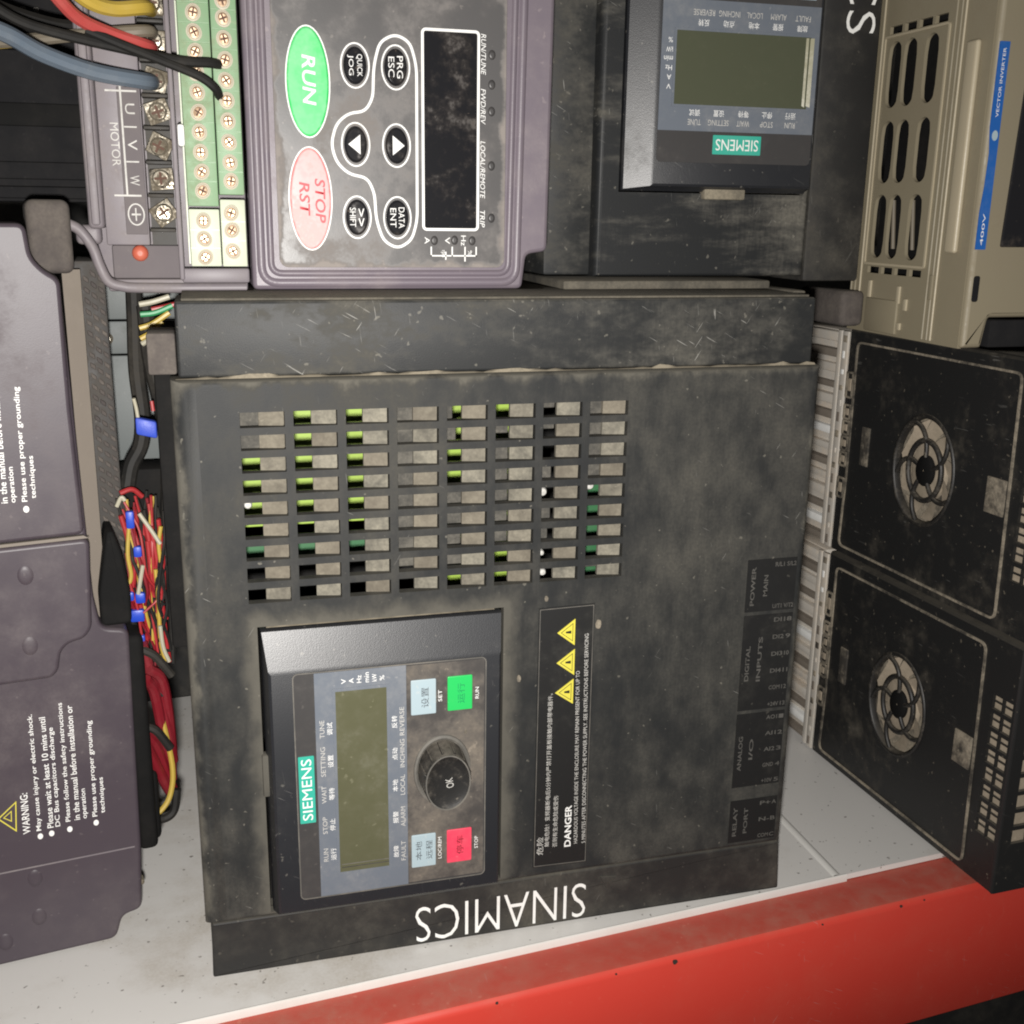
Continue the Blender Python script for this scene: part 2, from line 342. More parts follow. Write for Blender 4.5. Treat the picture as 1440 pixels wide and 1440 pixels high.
class Thing:
    def __init__(s, name, label, cat, org, yaw=0, local=False, group=None):
        o = bpy.data.objects.new(name, None); COL.objects.link(o); o.empty_display_size = .01
        o.location = Vector(org)*S; o.rotation_euler = (0, 0, yaw); o['label'] = label; o['category'] = cat
        if group: o['group'] = group
        s.o = o; s.org = (0, 0, 0) if local else org
    def part(s, name, mb, mats, parent=None, label=None, kind=None, smooth=35):
        if isinstance(mats, str): mats = [mats]
        me = mb if isinstance(mb, bpy.types.Mesh) else mb.mesh(name, mats, s.org, smooth)
        o = bpy.data.objects.new(name, me); COL.objects.link(o); o.parent = parent or s.o
        if label: o['label'] = label
        if kind: o['kind'] = kind
        return o
    def inst(s, name, me, off, parent=None):
        """copy of a shared mesh, moved by off (units)"""
        o = bpy.data.objects.new(name, me); COL.objects.link(o); o.parent = parent or s.o; o.location = Vector(off)*S; return o
    def text(s, body, u, v, ang, y, mat, length=None, height=None, parent=None, bold=0, name='lettering', shear=0, depth=.5):
        cu = bpy.data.curves.new('t', 'FONT'); cu.body = body; cu.size = 1; cu.resolution_u = 3; cu.offset = bold; cu.shear = shear; cu.space_line = .95
        ob = bpy.data.objects.new('t', cu); COL.objects.link(ob)
        dg = bpy.context.evaluated_depsgraph_get(); dg.update()
        me = bpy.data.meshes.new_from_object(ob.evaluated_get(dg)); bpy.data.objects.remove(ob); bpy.data.curves.remove(cu)
        xs = [p.co.x for p in me.vertices]; ys = [p.co.y for p in me.vertices]
        if not xs: return None
        w, h = max(xs)-min(xs), max(ys)-min(ys); cx, cy = (max(xs)+min(xs))/2, (max(ys)+min(ys))/2
        sx = length/w if length else height/h; sy = height/h if height else sx
        ca, sa = math.cos(math.radians(ang)), math.sin(math.radians(ang))
        for p in me.vertices:
            x, q = (p.co.x-cx)*sx, (p.co.y-cy)*sy
            p.co = Vector((u+x*ca-q*sa-s.org[0], y-s.org[1], v+x*sa+q*ca-s.org[2]))*S
        me.materials.append(MATS[mat]); me.name = name
        o = bpy.data.objects.new(name, me); COL.objects.link(o); o.parent = parent or s.o
        return o
def single(name, mb, mats, label, cat, group=None, org=(0, 0, 0), kind=None):
    o = bpy.data.objects.new(name, mb.mesh(name, [mats] if isinstance(mats, str) else mats, org)); COL.objects.link(o); o.location = Vector(org)*S
    if kind: o['kind'] = kind
    else: o['label'] = label; o['category'] = cat
    if group: o['group'] = group
    return o
XZ = lambda y0: (lambda u, v, d: (u, y0+d, v))

# ------------------------------------------------------------------ setting: shelf deck, red beam, dark surroundings
SH = 0.085                                   # the shelf runs at a slight angle to the large drive
def sh(x, y, z): return (x*1.0, y+SH*x, z)   # (along, out from the deck edge, height)
def slab(x0, x1, y0, y1, z0, z1):
    m = MB(); m.add([sh(x, y, z) for x in (x0, x1) for y in (y0, y1) for z in (z0, z1)], [(0, 1, 3, 2), (4, 6, 7, 5), (0, 4, 5, 1), (2, 3, 7, 6), (0, 2, 6, 4), (1, 5, 7, 3)]); return m
EDGE = -31
single('shelf_deck', slab(-1100, 493, EDGE, 900, -586, -577), 'deck_white', '', '', kind='structure')
d2 = MB(); prof = [(0, -577.6), (3, -575.2), (7, -573.6), (11, -574.4), (14, -576.6)]
d2.add([sh(491+u, EDGE+y, z)[:2]+(z,) for y in (0, 930) for u, z in prof], [(i, i+1, i+6, i+5) for i in range(4)])
single('deck_seam', d2, 'deck_edge', '', '', kind='structure')
single('shelf_deck', slab(505, 1500, EDGE, 900, -586, -577.5), 'deck_white', '', '', kind='structure')
lip = MB(); lp = [(EDGE-2.6, -588), (EDGE-3, -579), (EDGE-2.2, -576.6), (EDGE-1, -575.9), (EDGE+.5, -576.4), (EDGE+1, -579)]
lip.add([sh(x, y, z) for x in (-1100, 515) for y, z in lp], [(i, i+1, i+7, i+6) for i in range(5)])
single('deck_edge', lip, 'deck_edge', '', '', kind='structure')
beam = Thing('shelf_beam', 'bright red steel beam running along the front edge of the shelf', 'shelf beam', (0, -100, -800))
bp = [(EDGE+20, -590), (EDGE-62, -586), (EDGE-68, -587), (EDGE-72, -590), (EDGE-74, -596), (EDGE-74, -796), (EDGE-70, -801), (EDGE+20, -801)]
b1 = MB(); b1.add([sh(x, y, z) for x in (-1100, 1500) for y, z in bp], [(i, i+1, i+9, i+8) for i in range(7)])
b1.f = [f for f in b1.f if True]
b1 = MB(); n8 = len(bp); b1.add([sh(x, y, z) for x in (-1100, 1500) for y, z in bp[1:]], [(i, i+1, i+n8, i+n8-1) for i in range(1, n8-2)])
beam.part('front_face', b1, 'beam_red', smooth=60)
b2 = MB(); tp = [(EDGE+20, -588), (EDGE-62, -586), (EDGE-68, -587)]
b2.add([sh(x, y, z) for x in (-1100, 1500) for y, z in tp], [(0, 1, 4, 3), (1, 2, 5, 4)])
beam.part('top_flange', b2, 'beam_top', smooth=60)
for x, r in ((204, 4.5), (430, 1.6), (-40, 2.2), (120, 1.4), (560, 2.4), (600, 1.3), (-250, 2)):
    c = MB(); c.prism(rpoly([(x+r*math.cos(a)*random.uniform(.7, 1.4), -589-r+r*math.sin(a)*random.uniform(.7, 1.3)) for a in (0, 1.1, 2.2, 3.3, 4.4, 5.4)], 1.5), EDGE-74.6+SH*x, EDGE-73.5+SH*x)
    beam.part('paint_chip', c, 'chip_dark')
fl = MB(); fl.box(-6000, 6000, -4000, 6000, -3010, -3000); single('floor', fl, 'backdrop_dark', '', '', kind='structure')
bw = MB(); bw.box(-4000, 4000, 900, 910, -3000, 3000); single('back_wall', bw, 'backdrop_dark', '', '', kind='structure')

# ------------------------------------------------------------------ the large drive in the middle
D = Thing('inverter_drive', 'large dusty black inverter with vent grid and knob panel standing in the middle', 'inverter', (10, 0, -577))
U0, DU, V0, DV, SW, SHH = -308, 57.37, 129, 25.3, 48, 17
holes = [(U0+DU*i, U0+DU*i+SW, V0-DV*j-SHH, V0-DV*j, 'rect') for i in range(8) for j in range(9)]
PW = (-300, -8.5, -492, -119)
cover = MB(); cover.plate(-352, 385, -492.01, 159, holes+[(*PW[:2], PW[2]+.02, PW[3], 'rect')], 13, XZ(0))
rim = [(12*(1-math.cos(math.pi/2*k/5)), 12*math.sin(math.pi/2*k/5)) for k in range(6)]
# rounded border: flat edge -> side
def border(m, x0, x1, z0, z1, r, y0, depth, lk=1.0):
    loops = []
    for k in range(6):
        a = math.pi/2*k/5; loops.append((r*math.sin(a), y0+r*(1-math.cos(a))))
    loops.append((r, y0+depth)); vs = []; fs = []
    for o, y in loops: vs += [(x0-o*lk, y, z0-o*.6), (x1+o, y, z0-o*.6), (x1+o, y, z1+o*.5), (x0-o*lk, y, z1+o*.5)]
    for k in range(len(loops)-1):
        for i in range(4): j = (i+1) % 4; fs.append((4*k+i, 4*k+j, 4*k+4+j, 4*k+4+i))
    m.add(vs, fs)
border(cover, -352, 385, -492, 159, 12, 0, 40, 2.15)
cv = D.part('front_cover', cover, 'cover_black', smooth=40)
# deep louvers: one small dusty ledge behind each slot
lv = MB(); lv.add([(20.5, 12, 0), (47, 6.5, 0), (47, 7.5, -17), (20.5, 13, -17), (20.5, 18, 0), (48, 12.6, 0), (48, 12.6, -17), (20.5, 18, -17)], [(0, 1, 2, 3), (0, 3, 7, 4), (0, 4, 5, 1), (3, 2, 6, 7), (4, 7, 6, 5)])
lvm = lv.mesh('louver', ['louver_dust'])
for i in range(8):
    for j in range(9): D.inst('louver', lvm, (U0+DU*i-10, 0, V0-DV*j+577), cv)
# body shell
bd = MB()
bd.box(-372, -366.5, 14, 330, -574, 160); bd.box(386, 391, 14, 330, -574, 160); bd.box(-366, 385.5, 325, 330, -574, 160); bd.box(-366, 385.5, 14, 325, -574, -504)
bd.box(-366, 385.5, 60, 325, 160.5, 240)
D.part('body', bd, 'cavity')
tb = MB(); tb.box(-369, 388, 13, 110, 166, 247, 3.5, 3); top_band = D.part('top_band', tb, 'band_black')
for xa, xb, zz, yy, hh in ((-372, 392, 164.6, 9.5, 5.5), (-290, -20, -120.4, -.4, 2.2)):
    m = MB(); xs = [xa+(xb-xa)*i/70 for i in range(71)]; hs = [hh*(.25+.75*random.random())*(.5+.5*math.sin(x*.02+1)**2) for x in xs]
    m.add([(x, yy, zz) for x in xs]+[(x, yy+2.8, zz+h) for x, h in zip(xs, hs)]+[(x, yy+6, zz) for x in xs], [(i, i+1, i+72, i+71) for i in range(70)]+[(i+71, i+72, i+143, i+142) for i in range(70)])
    D.part('settled_dust', m, 'dusty_top', kind='stuff', smooth=80)
tp_ = MB(); tp_.box(-362, 384, 24, 320, 246.5, 249.5, 1); D.part('top_plate', tp_, 'top_dust')
tp_ = MB(); tp_.box(95, 380, 118, 318, 250, 261, 3); tp_.box(382, 400, 60, 150, 240, 252, 3); D.part('top_rail', tp_, 'top_dust')
sb = MB(); sb.box(-400, -370, 26, 90, 168, 213, 3); D.part('side_block', sb, 'neck_dust')
sl = MB(); sl.box(-396, -373, 60, 300, -160, 166, 4); D.part('side_rail', sl, 'soot')
bb = MB(); bb.prism(rpoly([(-373, -576.5), (401, -576.5), (396, -500.5), (-371, -500.5)], 3), 5, 40, 3, 3); bot = D.part('bottom_band', bb, 'foot_black')
D.text('SINAMICS', -4, -546, 180, 4.6, 'print_white', 231, 51, bot, bold=-.012)
lt = MB(); lt.prism([(131, -514), (154, -517), (144, -533), (140, -533)], 3, 7, 1.2); D.part('latch', lt, 'foot_black', bot)
# things behind the slots
def inner(name, x0, x1, y, z0, z1, mat, d=6):
    m = MB(); m.box(x0, x1, y, y+d, z0, z1, .8, 1); return D.part(name, m, mat)
inner('circuit_board', -330, -120, 185, -52, 190, 'board_lime', 3)
inner('circuit_board', -330, -120, 146, -86, -53, 'board_green', 3)
inner('circuit_board', -75, 30, 185, -150, 190, 'board_lime', 3)
inner('circuit_board', 93, 180, 120, -150, 10, 'board_green', 3)
inner('circuit_board', 31, 92, 190, -150, 190, 'board_lime', 3)
inner('heat_sink', -311, -285, 19, 103, 131, 'foam_grey'); inner('heat_sink', -311, -285, 17, 84, 101, 'foam_grey')
inner('heat_sink', -138, -112, 18, -64, 131, 'foam_grey')
for j in (4, 5, 6, 7): inner('heat_sink', -80, -58+2*(j % 3), 19+j % 2, V0-DV*j-18, V0-DV*j+1, 'foam_grey')
for j in (0, 1): inner('heat_sink', -80, -68+4*j, 19, V0-DV*j-18, V0-DV*j+1, 'foam_grey')
for j in (1, 2, 3, 4, 5, 6): inner('heat_sink', -23, -1, 18+j % 2, V0-DV*j-(12 if j == 1 else 18), V0-DV*j+1, 'foam_grey')
for j in (0, 1): inner('heat_sink', 34, 56, 19, V0-DV*j-9, V0-DV*j+1, 'foam_grey')
for j in (3, 5, 6): inner('heat_sink', 34, 50+3*(j % 2), 18, V0-DV*j-18, V0-DV*j+1, 'foam_grey')
for j in (0, 1, 2, 3): inner('heat_sink', 92, 116, 18, V0-DV*j-18, V0-DV*j+1, 'foam_grey')
inner('heat_sink', 92, 116, 18, V0-DV*8-8, V0-DV*8+1, 'foam_grey')
for x, z, r in ((44, 17, 6), (-10, -8, 5), (104, 22, 6), (-303, 20, 5), (44, -60, 4), (46, -85, 5)):
    m = MB(); m.lathe(x, z, [(0.05, 19), (.7, 20), (1, 23), (1, 40)], r, r, 14); D.part('capacitor', m, 'print_grey')
# operator panel
pn = MB(); lo = [(-297, -12, -489, -123, 9), (-297, -12, -489, -123, 1), (-296, -12.5, -488.5, -124.5, -3), (-291, -16, -486, -168, -16.5), (-288, -18, -484, -173, -18)]
vs_ = []; fs_ = []
for x0, x1, z0, z1, y in lo: vs_ += [(x0, y, z0), (x1, y, z0), (x1, y, z1), (x0, y, z1)]
for k in range(len(lo)-1):
    for i in range(4): j = (i+1) % 4; fs_.append((4*k+i, 4*k+j, 4*k+4+j, 4*k+4+i))
fs_.append((16, 17, 18, 19)); pn.add(vs_, fs_)
P = D.part('operator_panel', pn, 'panel_black', smooth=25)
gp = MB(); gp.box(-302, -289, -6, 8, -332, -278, 2); D.part('grip_tab', gp, 'cover_black', P)
YM = -19.2
mm = MB(); mm.prism(rrect(-264, -35, -468, -173, 6), YM, YM+1.0, .4, 1); mem = D.part('membrane', mm, 'membrane_clean', P)
m = MB(); m.box(-132, -37, YM-.5, YM+.3, -465, -175); D.part('key_field', m, 'membrane_dark', P)
m = MB(); m.box(-240, -132.3, YM-.6, YM+.3, -467, -174); D.part('blue_field', m, 'membrane_blue', P)
m = MB(); m.ribbon(rrect(-264, -35, -468, -173, 6), 1.3, YM-.5); D.part('membrane_rim', m, 'rim_grey', P)
lc = MB(); lc.prism([(-218.5, -440), (-154, -440), (-153, -196), (-217, -196)], YM-.2, YM+.2)
m = MB(); m.plate(-219.5, -152.5, -441, -195, [(-216, -156, -437, -199, 'rect')], .9, XZ(YM-1.3)); D.part('screen_frame', m, 'membrane_blue', P)
m = MB(); m.box(-217, -154.5, YM-.9, YM, -439, -197); scr = D.part('screen', m, 'lcd', P)
for z in (-427, -431): 
    m = MB(); m.box(-214, -156, YM-1.1, YM-.9, z-.5, z+.5); D.part('screen_line', m, 'rim_grey' if z > -429 else 'membrane_clean', scr)
m = MB(); m.prism(rrect(-261.5, -243, -365, -277.5, 1), YM-1.0, YM, .2, 1); tg = D.part('brand_tag', m, 'teal', P)
D.text('SIEMENS', -252.3, -321, 90, YM-1.2, 'print_white', 80, 12, tg)
for (t1, t2), z in zip((('运行', 'RUN'), ('停止', 'STOP'), ('等待', 'WAIT'), ('设置', 'SETTING'), ('调试', 'TUNE')), (-411, -371, -330, -287, -245)):
    D.text(t1, -223.5, z, 90, YM-.9, 'print_white', 16, 6.5, P); D.text(t2, -232.5, z, 90, YM-.9, 'print_grey', 5.2*len(t2)+2, 5.5, P)
for (t1, t2), z in zip((('故障', 'FAULT'), ('报警', 'ALARM'), ('本地', 'LOCAL'), ('点动', 'INCHING'), ('反转', 'REVERSE')), (-419, -372, -329, -287, -245)):
    D.text(t1, -147, z, 90, YM-.9, 'print_white', 16, 6.5, P); D.text(t2, -138, z, 90, YM-.9, 'print_grey', 5.0*len(t2)+2, 5.5, P)
for k, t in enumerate(('V', 'A', 'Hz', 'min', 'kW', '%')): D.text(t, -206+9*k, -188+1.2*len(t), 90, YM-.9, 'print_white', 3+3.2*len(t), 5.5, P)
def key(x0, x1, z0, z1, mat, t, tm='print_dark'):
    k = MB(); k.prism(rrect(x0, x1, z0, z1, 1.5), YM-1.8, YM, .8, 2); k = D.part('key', k, mat, P)
    for s_, u, v, l, h in t: D.text(s_, u, v, 90, YM-2.0, tm, l, h, k)
key(-127, -96.5, -239, -194, 'key_blue', [('设置', -110, -217, 26, 9)])
key(-82.5, -52, -238, -193.5, 'key_green', [('运行', -66, -216, 26, 9)], 'wire_green')
key(-83.5, -52, -445, -399, 'key_red', [('停车', -67, -421, 26, 9)], 'wire_dark_red')
key(-128, -97.5, -445, -400, 'key_blue', [('本地', -119, -422, 26, 8), ('远程', -106, -422, 26, 8)])
for t, u, v, l in (('SET', -91.5, -217, 15), ('RUN', -46, -218, 15), ('LOC/REM', -92.5, -422, 30), ('STOP', -46, -421, 17)): D.text(t, u, v, 90, YM-.9, 'print_white', l, 4.5, P)
# knob: flange, ribbed skirt and dished cap
m = MB(); m.lathe(-89, -315, [(1.02, YM), (1.0, YM-2.5), (.93, YM-3.2), (.86, YM-1.2)], 35, 46, 40, cap=False); m.lathe(-89, -315, [(.86, YM-.8)], 35, 46, 40); kf = D.part('knob_flange', m, 'rim_grey', P)
m = MB(); m.lathe(-89, -315, [(.86, YM), (.80, YM-30), (.79, YM-33), (.75, YM-35), (.70, YM-34.2), (.60, YM-33), (.3, YM-32.2), (.02, YM-32)], 35, 46, 40)
kb = D.part('knob', m, 'knob_black', P, smooth=50)
m = MB(); m.ribbon(ell(-89, -315, 35*.765, 46*.765, 36), 1.6, YM-35.6, th=.8); D.part('worn_edge', m, 'rim_grey', kb)
for k in range(12):
    a = 2*math.pi*k/12+.2; m = MB(); x, z = -89+35*.83*math.cos(a), -315+46*.83*math.sin(a); m.tube([(x, YM-3, z), (x-.9*math.cos(a), YM-20, z-.9*math.sin(a)), (x-1.6*math.cos(a), YM-31, z-1.6*math.sin(a))], 1.7, 6, 3); D.part('grip_rib', m, 'knob_black', kb)
D.text('OK', -87, -316, 100, YM-33.6, 'print_grey', 13, 9, kb)
# danger label and connection labels
m = MB(); m.prism([(35, -483), (108.5, -485), (108, -123), (36, -124)], -.9, .2); dl = D.part('danger_label', m, 'label_black', cv)
m = MB(); m.ribbon([(36.5, -481), (107, -483), (106.5, -125), (37.5, -126)], .8, -1.5); D.part('label_border', m, 'rim_grey', dl)
for (ax, az), (bx, b0, b1_) in (((60, -158), (83, -141, -176)), ((60, -198), (83.5, -181, -216)), ((59, -238), (83, -221, -255))):
    m = MB(); m.prism([(ax, az), (bx, b1_), (bx, b0)], -1.6, -.8); tr = D.part('warning_triangle', m, 'print_yellow', dl)
    m = MB(); m.ribbon(inset([(ax, az), (bx, b1_), (bx, b0)], 3.0), .6, -2.0, th=.3); D.part('triangle_outline', m, 'label_black', tr)
    m = MB(); m.prism([(bx-12, az-1), (bx-5, az-2), (bx-5, az+2), (bx-12, az+1)], -2.0, -1.5); D.part('triangle_mark', m, 'label_black', tr)
D.text('危险', 44, -452, 90, -1.5, 'print_grey', 26, 9, dl)
D.text('触电危险！变频器断电后5分钟内严禁打开盖板接触内部带电器件。', 53, -346, 90, -1.5, 'print_grey', 216, 6.5, dl)
D.text('否则有生命危险或受伤', 64, -419, 90, -1.5, 'print_grey', 74, 6.5, dl)
D.text('DANGER', 81.5, -428, 90, -1.5, 'print_white', 60, 9, dl, bold=.02)
D.text('HAZARDOUS VOLTAGE INSIDE THE ENCLOSURE MAY REMAIN PRESENT FOR UP TO', 90.5, -333, 90+1.0, -1.5, 'print_grey', 244, 5, dl)
D.text('5 MINUTES AFTER DISCONNECTING THE POWER SUPPLY. SEE INSTRUCTIONS BEFORE SERVICING', 101, -309, 90+1.0, -1.5, 'print_grey', 294, 5, dl)
def conn(x0, x1, z0, z1, cols, rows, hdr):
    m = MB(); m.box(x0, x1, -.8, .2, z0, z1); lb = D.part('connection_label', m, 'label_black', cv)
    for u, v, l, t in hdr: D.text(t, u, v, 90, -1.1, 'print_faint', l*.85, 6, lb, bold=.02)
    for k in range(rows):
        z = z1-8-(z1-z0-14)*k/max(1, rows-1)
        for u, w, t in cols: D.text(t[k % len(t)], u, z, 0, -1.1, 'print_faint', w, 6, lb, bold=.02)
conn(314, 384, -153, -82, [(368, 30, ('R/L1 S/L2', 'U/T1 V/T2'))], 2, [(323, -118, 62, 'POWER'), (341, -118, 34, 'MAIN')])
conn(314, 384, -292, -158, [(365, 16, ('DI1', 'DI2', 'DI3', 'DI4', 'COM', '+24V')), (379, 7, ('8', '9', '10', '11', '12', '13'))], 6, [(323, -225, 58, 'DIGITAL'), (340, -220, 74, 'INPUTS')])
conn(314, 384, -405, -297, [(365, 16, ('AO1', 'AI1', 'AI2', 'GND', '+10V')), (379, 7, ('1', '2', '3', '4', '5'))], 5, [(322, -355, 60, 'ANALOG'), (338, -350, 36, 'I/O')])
conn(314, 384, -489, -425, [(366, 16, ('P+', 'N-', 'COM')), (379, 7, ('A', 'B', 'C'))], 3, [(322, -457, 52, 'RELAY'), (338, -457, 46, 'PORT')])
for x, z, r in ((114, -152, 4.5), (12, -214, 3.2), (45, -112, 3.0), (-60, -268, 2.2)):
    m = MB(); m.prism(rpoly([(x+r*math.cos(a)*random.uniform(.8, 1.2), z+1.5*r*math.sin(a)*random.uniform(.8, 1.2)) for a in (0, 1, 2, 3, 4, 5.2)], 2), -1.3 if x > -20 else YM-1, .1 if x > -20 else YM, .5, 1); D.part('dried_splash', m, 'fan_edge', cv)

# ------------------------------------------------------------------ purple drive with the oval buttons (lying on the large one)
Y1 = 140
K = Thing('inverter_drive', 'light purple inverter with green RUN oval, keypad and green terminal blocks, on top', 'inverter', (-180, 140, 247))
ZT = 640
bdy = MB(); bdy.prism(rpoly([(-281, 250), (48, 250), (53, 292), (80, 296), (84, ZT), (-281, ZT)], 7), Y1, Y1+330, 5, 3)
kb_ = K.part('housing', bdy, 'purple')
rg = MB()
for off, w in ((0, 5), (11, 4)):
    o = rpoly(inset([(-270, 258), (40, 258), (46, ZT-8), (-270, ZT-8)], off), 20-off*.6, 6)
    n = len(o); a = inset(o, w/2); b = inset(o, -w/2); vs = [(x, Y1+.1, z) for x, z in inset(o, w)]+[(x, Y1-3.2, z) for x, z in a]+[(x, Y1-3.2, z) for x, z in b]+[(x, Y1+.1, z) for x, z in inset(o, -w)]
    rg.add(vs, [(k*n+i, k*n+(i+1) % n, (k+1)*n+(i+1) % n, (k+1)*n+i) for k in range(3) for i in range(n)])
K.part('keypad_bezel', rg, 'purple', kb_, smooth=60)
m = MB(); m.prism(rrect(-249, 24, 276, ZT-22, 10), Y1-1.6, Y1+1, .6, 1); face = K.part('keypad_face', m, 'keypad_face', kb_)
YF = Y1-1.7
m = MB(); m.prism(ell(-210, 482, 24, 59, 40), YF-3.2, YF, 2.6, 3); r1 = K.part('run_button', m, 'oval_green', face, smooth=60)
m = MB(); m.ribbon(ell(-210, 482, 24.2, 59.3, 40), 2.4, YF-.9); K.part('button_ring', m, 'print_white', r1)
K.text('RUN', -209, 484, -90, YF-3.5, 'print_white', 54, 15, r1, bold=.015, shear=.15)
m = MB(); m.prism(ell(-211, 354, 24, 57, 40), YF-3.2, YF, 2.6, 3); r2 = K.part('stop_button', m, 'oval_pink', face, smooth=60)
m = MB(); m.ribbon(ell(-211, 354, 24.2, 57.3, 40), 2.4, YF-.9); K.part('button_ring', m, 'print_white', r2)
K.text('STOP', -200, 352, -90, YF-3.5, 'oval_red', 50, 12, r2, bold=.015, shear=.15); K.text('RST', -218, 354, -90, YF-3.5, 'oval_red', 38, 12, r2, bold=.015, shear=.15)
for (x, z), (ta, tb_) in zip(((-156, 502), (-109, 502), (-157, 416), (-109, 416), (-157, 334), (-109, 334)), (('QUICK', 'JOG'), ('PRG', 'ESC'), ('<', ''), ('>', ''), ('>>', 'SHIFT'), ('DATA', 'ENT'))):
    m = MB(); m.prism(ell(x, z, 13.5, 20.5, 32), YF-3.4, YF, 3.0, 3); b = K.part('button', m, 'display_black', face, smooth=60)
    m = MB(); m.ribbon(ell(x, z, 16.2, 24, 32), 1.8, YF-.7); K.part('button_ring', m, 'print_white', b)
    if ta in '<>':
        s_ = 1 if ta == '>' else -1
        m = MB(); m.prism([(x+9*s_, z), (x-5*s_, z+11), (x-5*s_, z-11)], YF-3.9, YF-3.3); K.part('arrow', m, 'print_white', b)
    else:
        K.text(ta, x+4.5, z, -90, YF-3.8, 'print_white', 24 if len(ta) > 2 else 20, 7, b); K.text(tb_, x-5.5, z, -90, YF-3.8, 'print_white', 22, 7, b)
loop = [(-109, 538), (-92, 530), (-84.5, 505), (-85, 331), (-92, 308), (-109, 298), (-126, 307), (-134.5, 331), (-136, 362), (-144, 379), (-166, 383), (-180, 396), (-185.5, 416), (-179, 438), (-165, 450), (-145, 453), (-136, 468), (-134.5, 503), (-127, 529)]
m = MB(); m.ribbon(rpoly(loop, 12, 5), 3.2, YF-.7); K.part('printed_loop', m, 'print_white', face)
m = MB(); m.box(-76, -12, YF-.8, YF, 322, 544); ds = K.part('display', m, 'display_black', face)
m = MB(); m.ribbon(rrect(-77.5, -10.5, 321, 545, 4), 3.2, YF-1.3); K.part('display_border', m, 'print_white', ds)
for x, z in ((6, 521), (6, 488), (6, 458), (6.5, 396), (7, 335), (-64, 308), (-39, 308.5), (-17, 308)):
    m = MB(); m.lathe(x, z, [(1, YF), (.9, YF-.9), (.4, YF-1.3)], 4.4, 5.6, 16); K.part('indicator', m, 'membrane_clean', face, smooth=60)
for t, z, l in (('RUN/TUNE', 521, 45), ('FWD/REV', 463, 40), ('LOCAL/REMOTE', 391, 66), ('TRIP', 334, 20)): K.text(t, -4.5, z, -90, YF-.5, 'print_white', l, 6, face, shear=.2)
for t, x in (('A', -73), ('V', -48), ('Hz', -28)): K.text(t, x, 308, -90, YF-.5, 'print_white', 4+4*len(t), 6, face)
m = MB()
for a_, b_ in (((-68, 290), (-68, 300)), ((-68, 290), (-12, 290)), ((-12, 290), (-12, 300)), ((-42, 290), (-42, 300)), ((-26, 284), (-26, 300)), ((-50, 286), (-50, 294))): m.box(a_[0]-.8, b_[0]+.8, YF-.5, YF, a_[1]-.8, b_[1]+.8)
K.part('unit_bracket', m, 'print_white', face); K.text('rpm', -54, 292.5, -90, YF-.8, 'print_white', 8, 5, face); K.text('%', -20, 293, -90, YF-.8, 'print_white', 7, 5, face)
# terminal side
m = MB(); m.box(-452, -283, 176, 440, 262, ZT-5, 3); K.part('terminal_tray', m, 'lilac_grey')
m = MB(); m.box(-457, -440, 134, 230, 318, ZT-4, 5, 3); m.box(-453, -444, 128, 134.4, 322, ZT-6, 2.5); K.part('tray_wall', m, 'lilac_grey')
m = MB(); m.box(-440, -393, 148, 180, 300, ZT-5, 2); pl = K.part('print_strip', m, 'lilac_grey')
m = MB(); m.box(-418, -394.5, 147.2, 150, 312, 470, .6, 1); K.part('print_field', m, 'strip_grey', pl)
Yp = 146.9
m = MB()
m.box(-430, -397, Yp-.5, Yp, 464.5, 466.5); m.box(-415, -413, Yp-.4, Yp, 355, 478); m.box(-428, -399, Yp-.6, Yp, 353.5, 355.5)
for z in (428, 391): m.box(-412.6, -399, Yp-.5, Yp, z-.8, z+.8)
K.part('printed_lines', m, 'print_grey', pl)
for t, z in (('U', 447), ('V', 409), ('W', 371)): K.text(t, -405, z, -90, Yp-.5, 'print_grey', 11, 10, pl)
K.text('MOTOR', -423, 409, -90, Yp+.6, 'print_grey', 46, 9, pl)
m = MB(); m.ribbon(ell(-406, 334, 8.5, 11.5, 24), 1.5, Yp-.6); m.box(-411, -401, Yp-.6, Yp, 333, 335); m.box(-407, -405.6, Yp-.7, Yp, 327, 341); K.part('earth_symbol', m, 'print_grey', pl)
cor = [(-478, 322), (-462, 310), (-452, 292), (-446, 272), (-440, 262)]
m = MB(); m.tube([(-480, 150, 323), (-468, 150, 316), (-456, 150, 298), (-450, 150, 278), (-442, 150, 260), (-428, 150, 254), (-400, 150, 252), (-288, 150, 252)], 6, 10, 5); K.part('corner_lip', m, 'lilac_grey', smooth=60)
m = MB(); m.box(-442, -286, 152, 330, 248, 262, 3); m.box(-474, -446, 160, 250, 300, 322, 6, 3); m.box(-360, -284, 138, 160, 258, 275, 3); K.part('tray_floor', m, 'lilac_grey')
m = MB(); m.box(-436, -360, 158, 200, 262, 300, 3); K.part('corner_block', m, 'strip_grey')
m = MB(); m.lathe(-405, 291, [(1, 156), (1, 150), (.75, 147), (.3, 145.5)], 9, 9, 20); K.part('red_screw', m, 'screw_red', smooth=60)
m = MB(); m.box(-362.5, -357, 130, 178, 262, ZT-5, 2); K.part('tray_rib', m, 'lilac_grey')
scr_m = MB(); scr_m.box(-13, 13, -2, 4, -12, 12, 1.5); scr_m.lathe(0, 0, [(1, -2), (1, -6), (.8, -8), (.3, -8.4)], 10, 10, 20); scr_m.cur = 1; scr_m.box(-7, 7, -9.0, -8.2, -1.3, 1.3); scr_m.box(-1.3, 1.3, -9.1, -8.2, -7, 7)
scr_m = scr_m.mesh('screw_clamp', ['steel', 'slot_dark'])
m = MB(); m.box(-391, -364, 166, 178, 262, ZT-6); tbk = K.part('power_terminal_block', m, 'terminal_black')
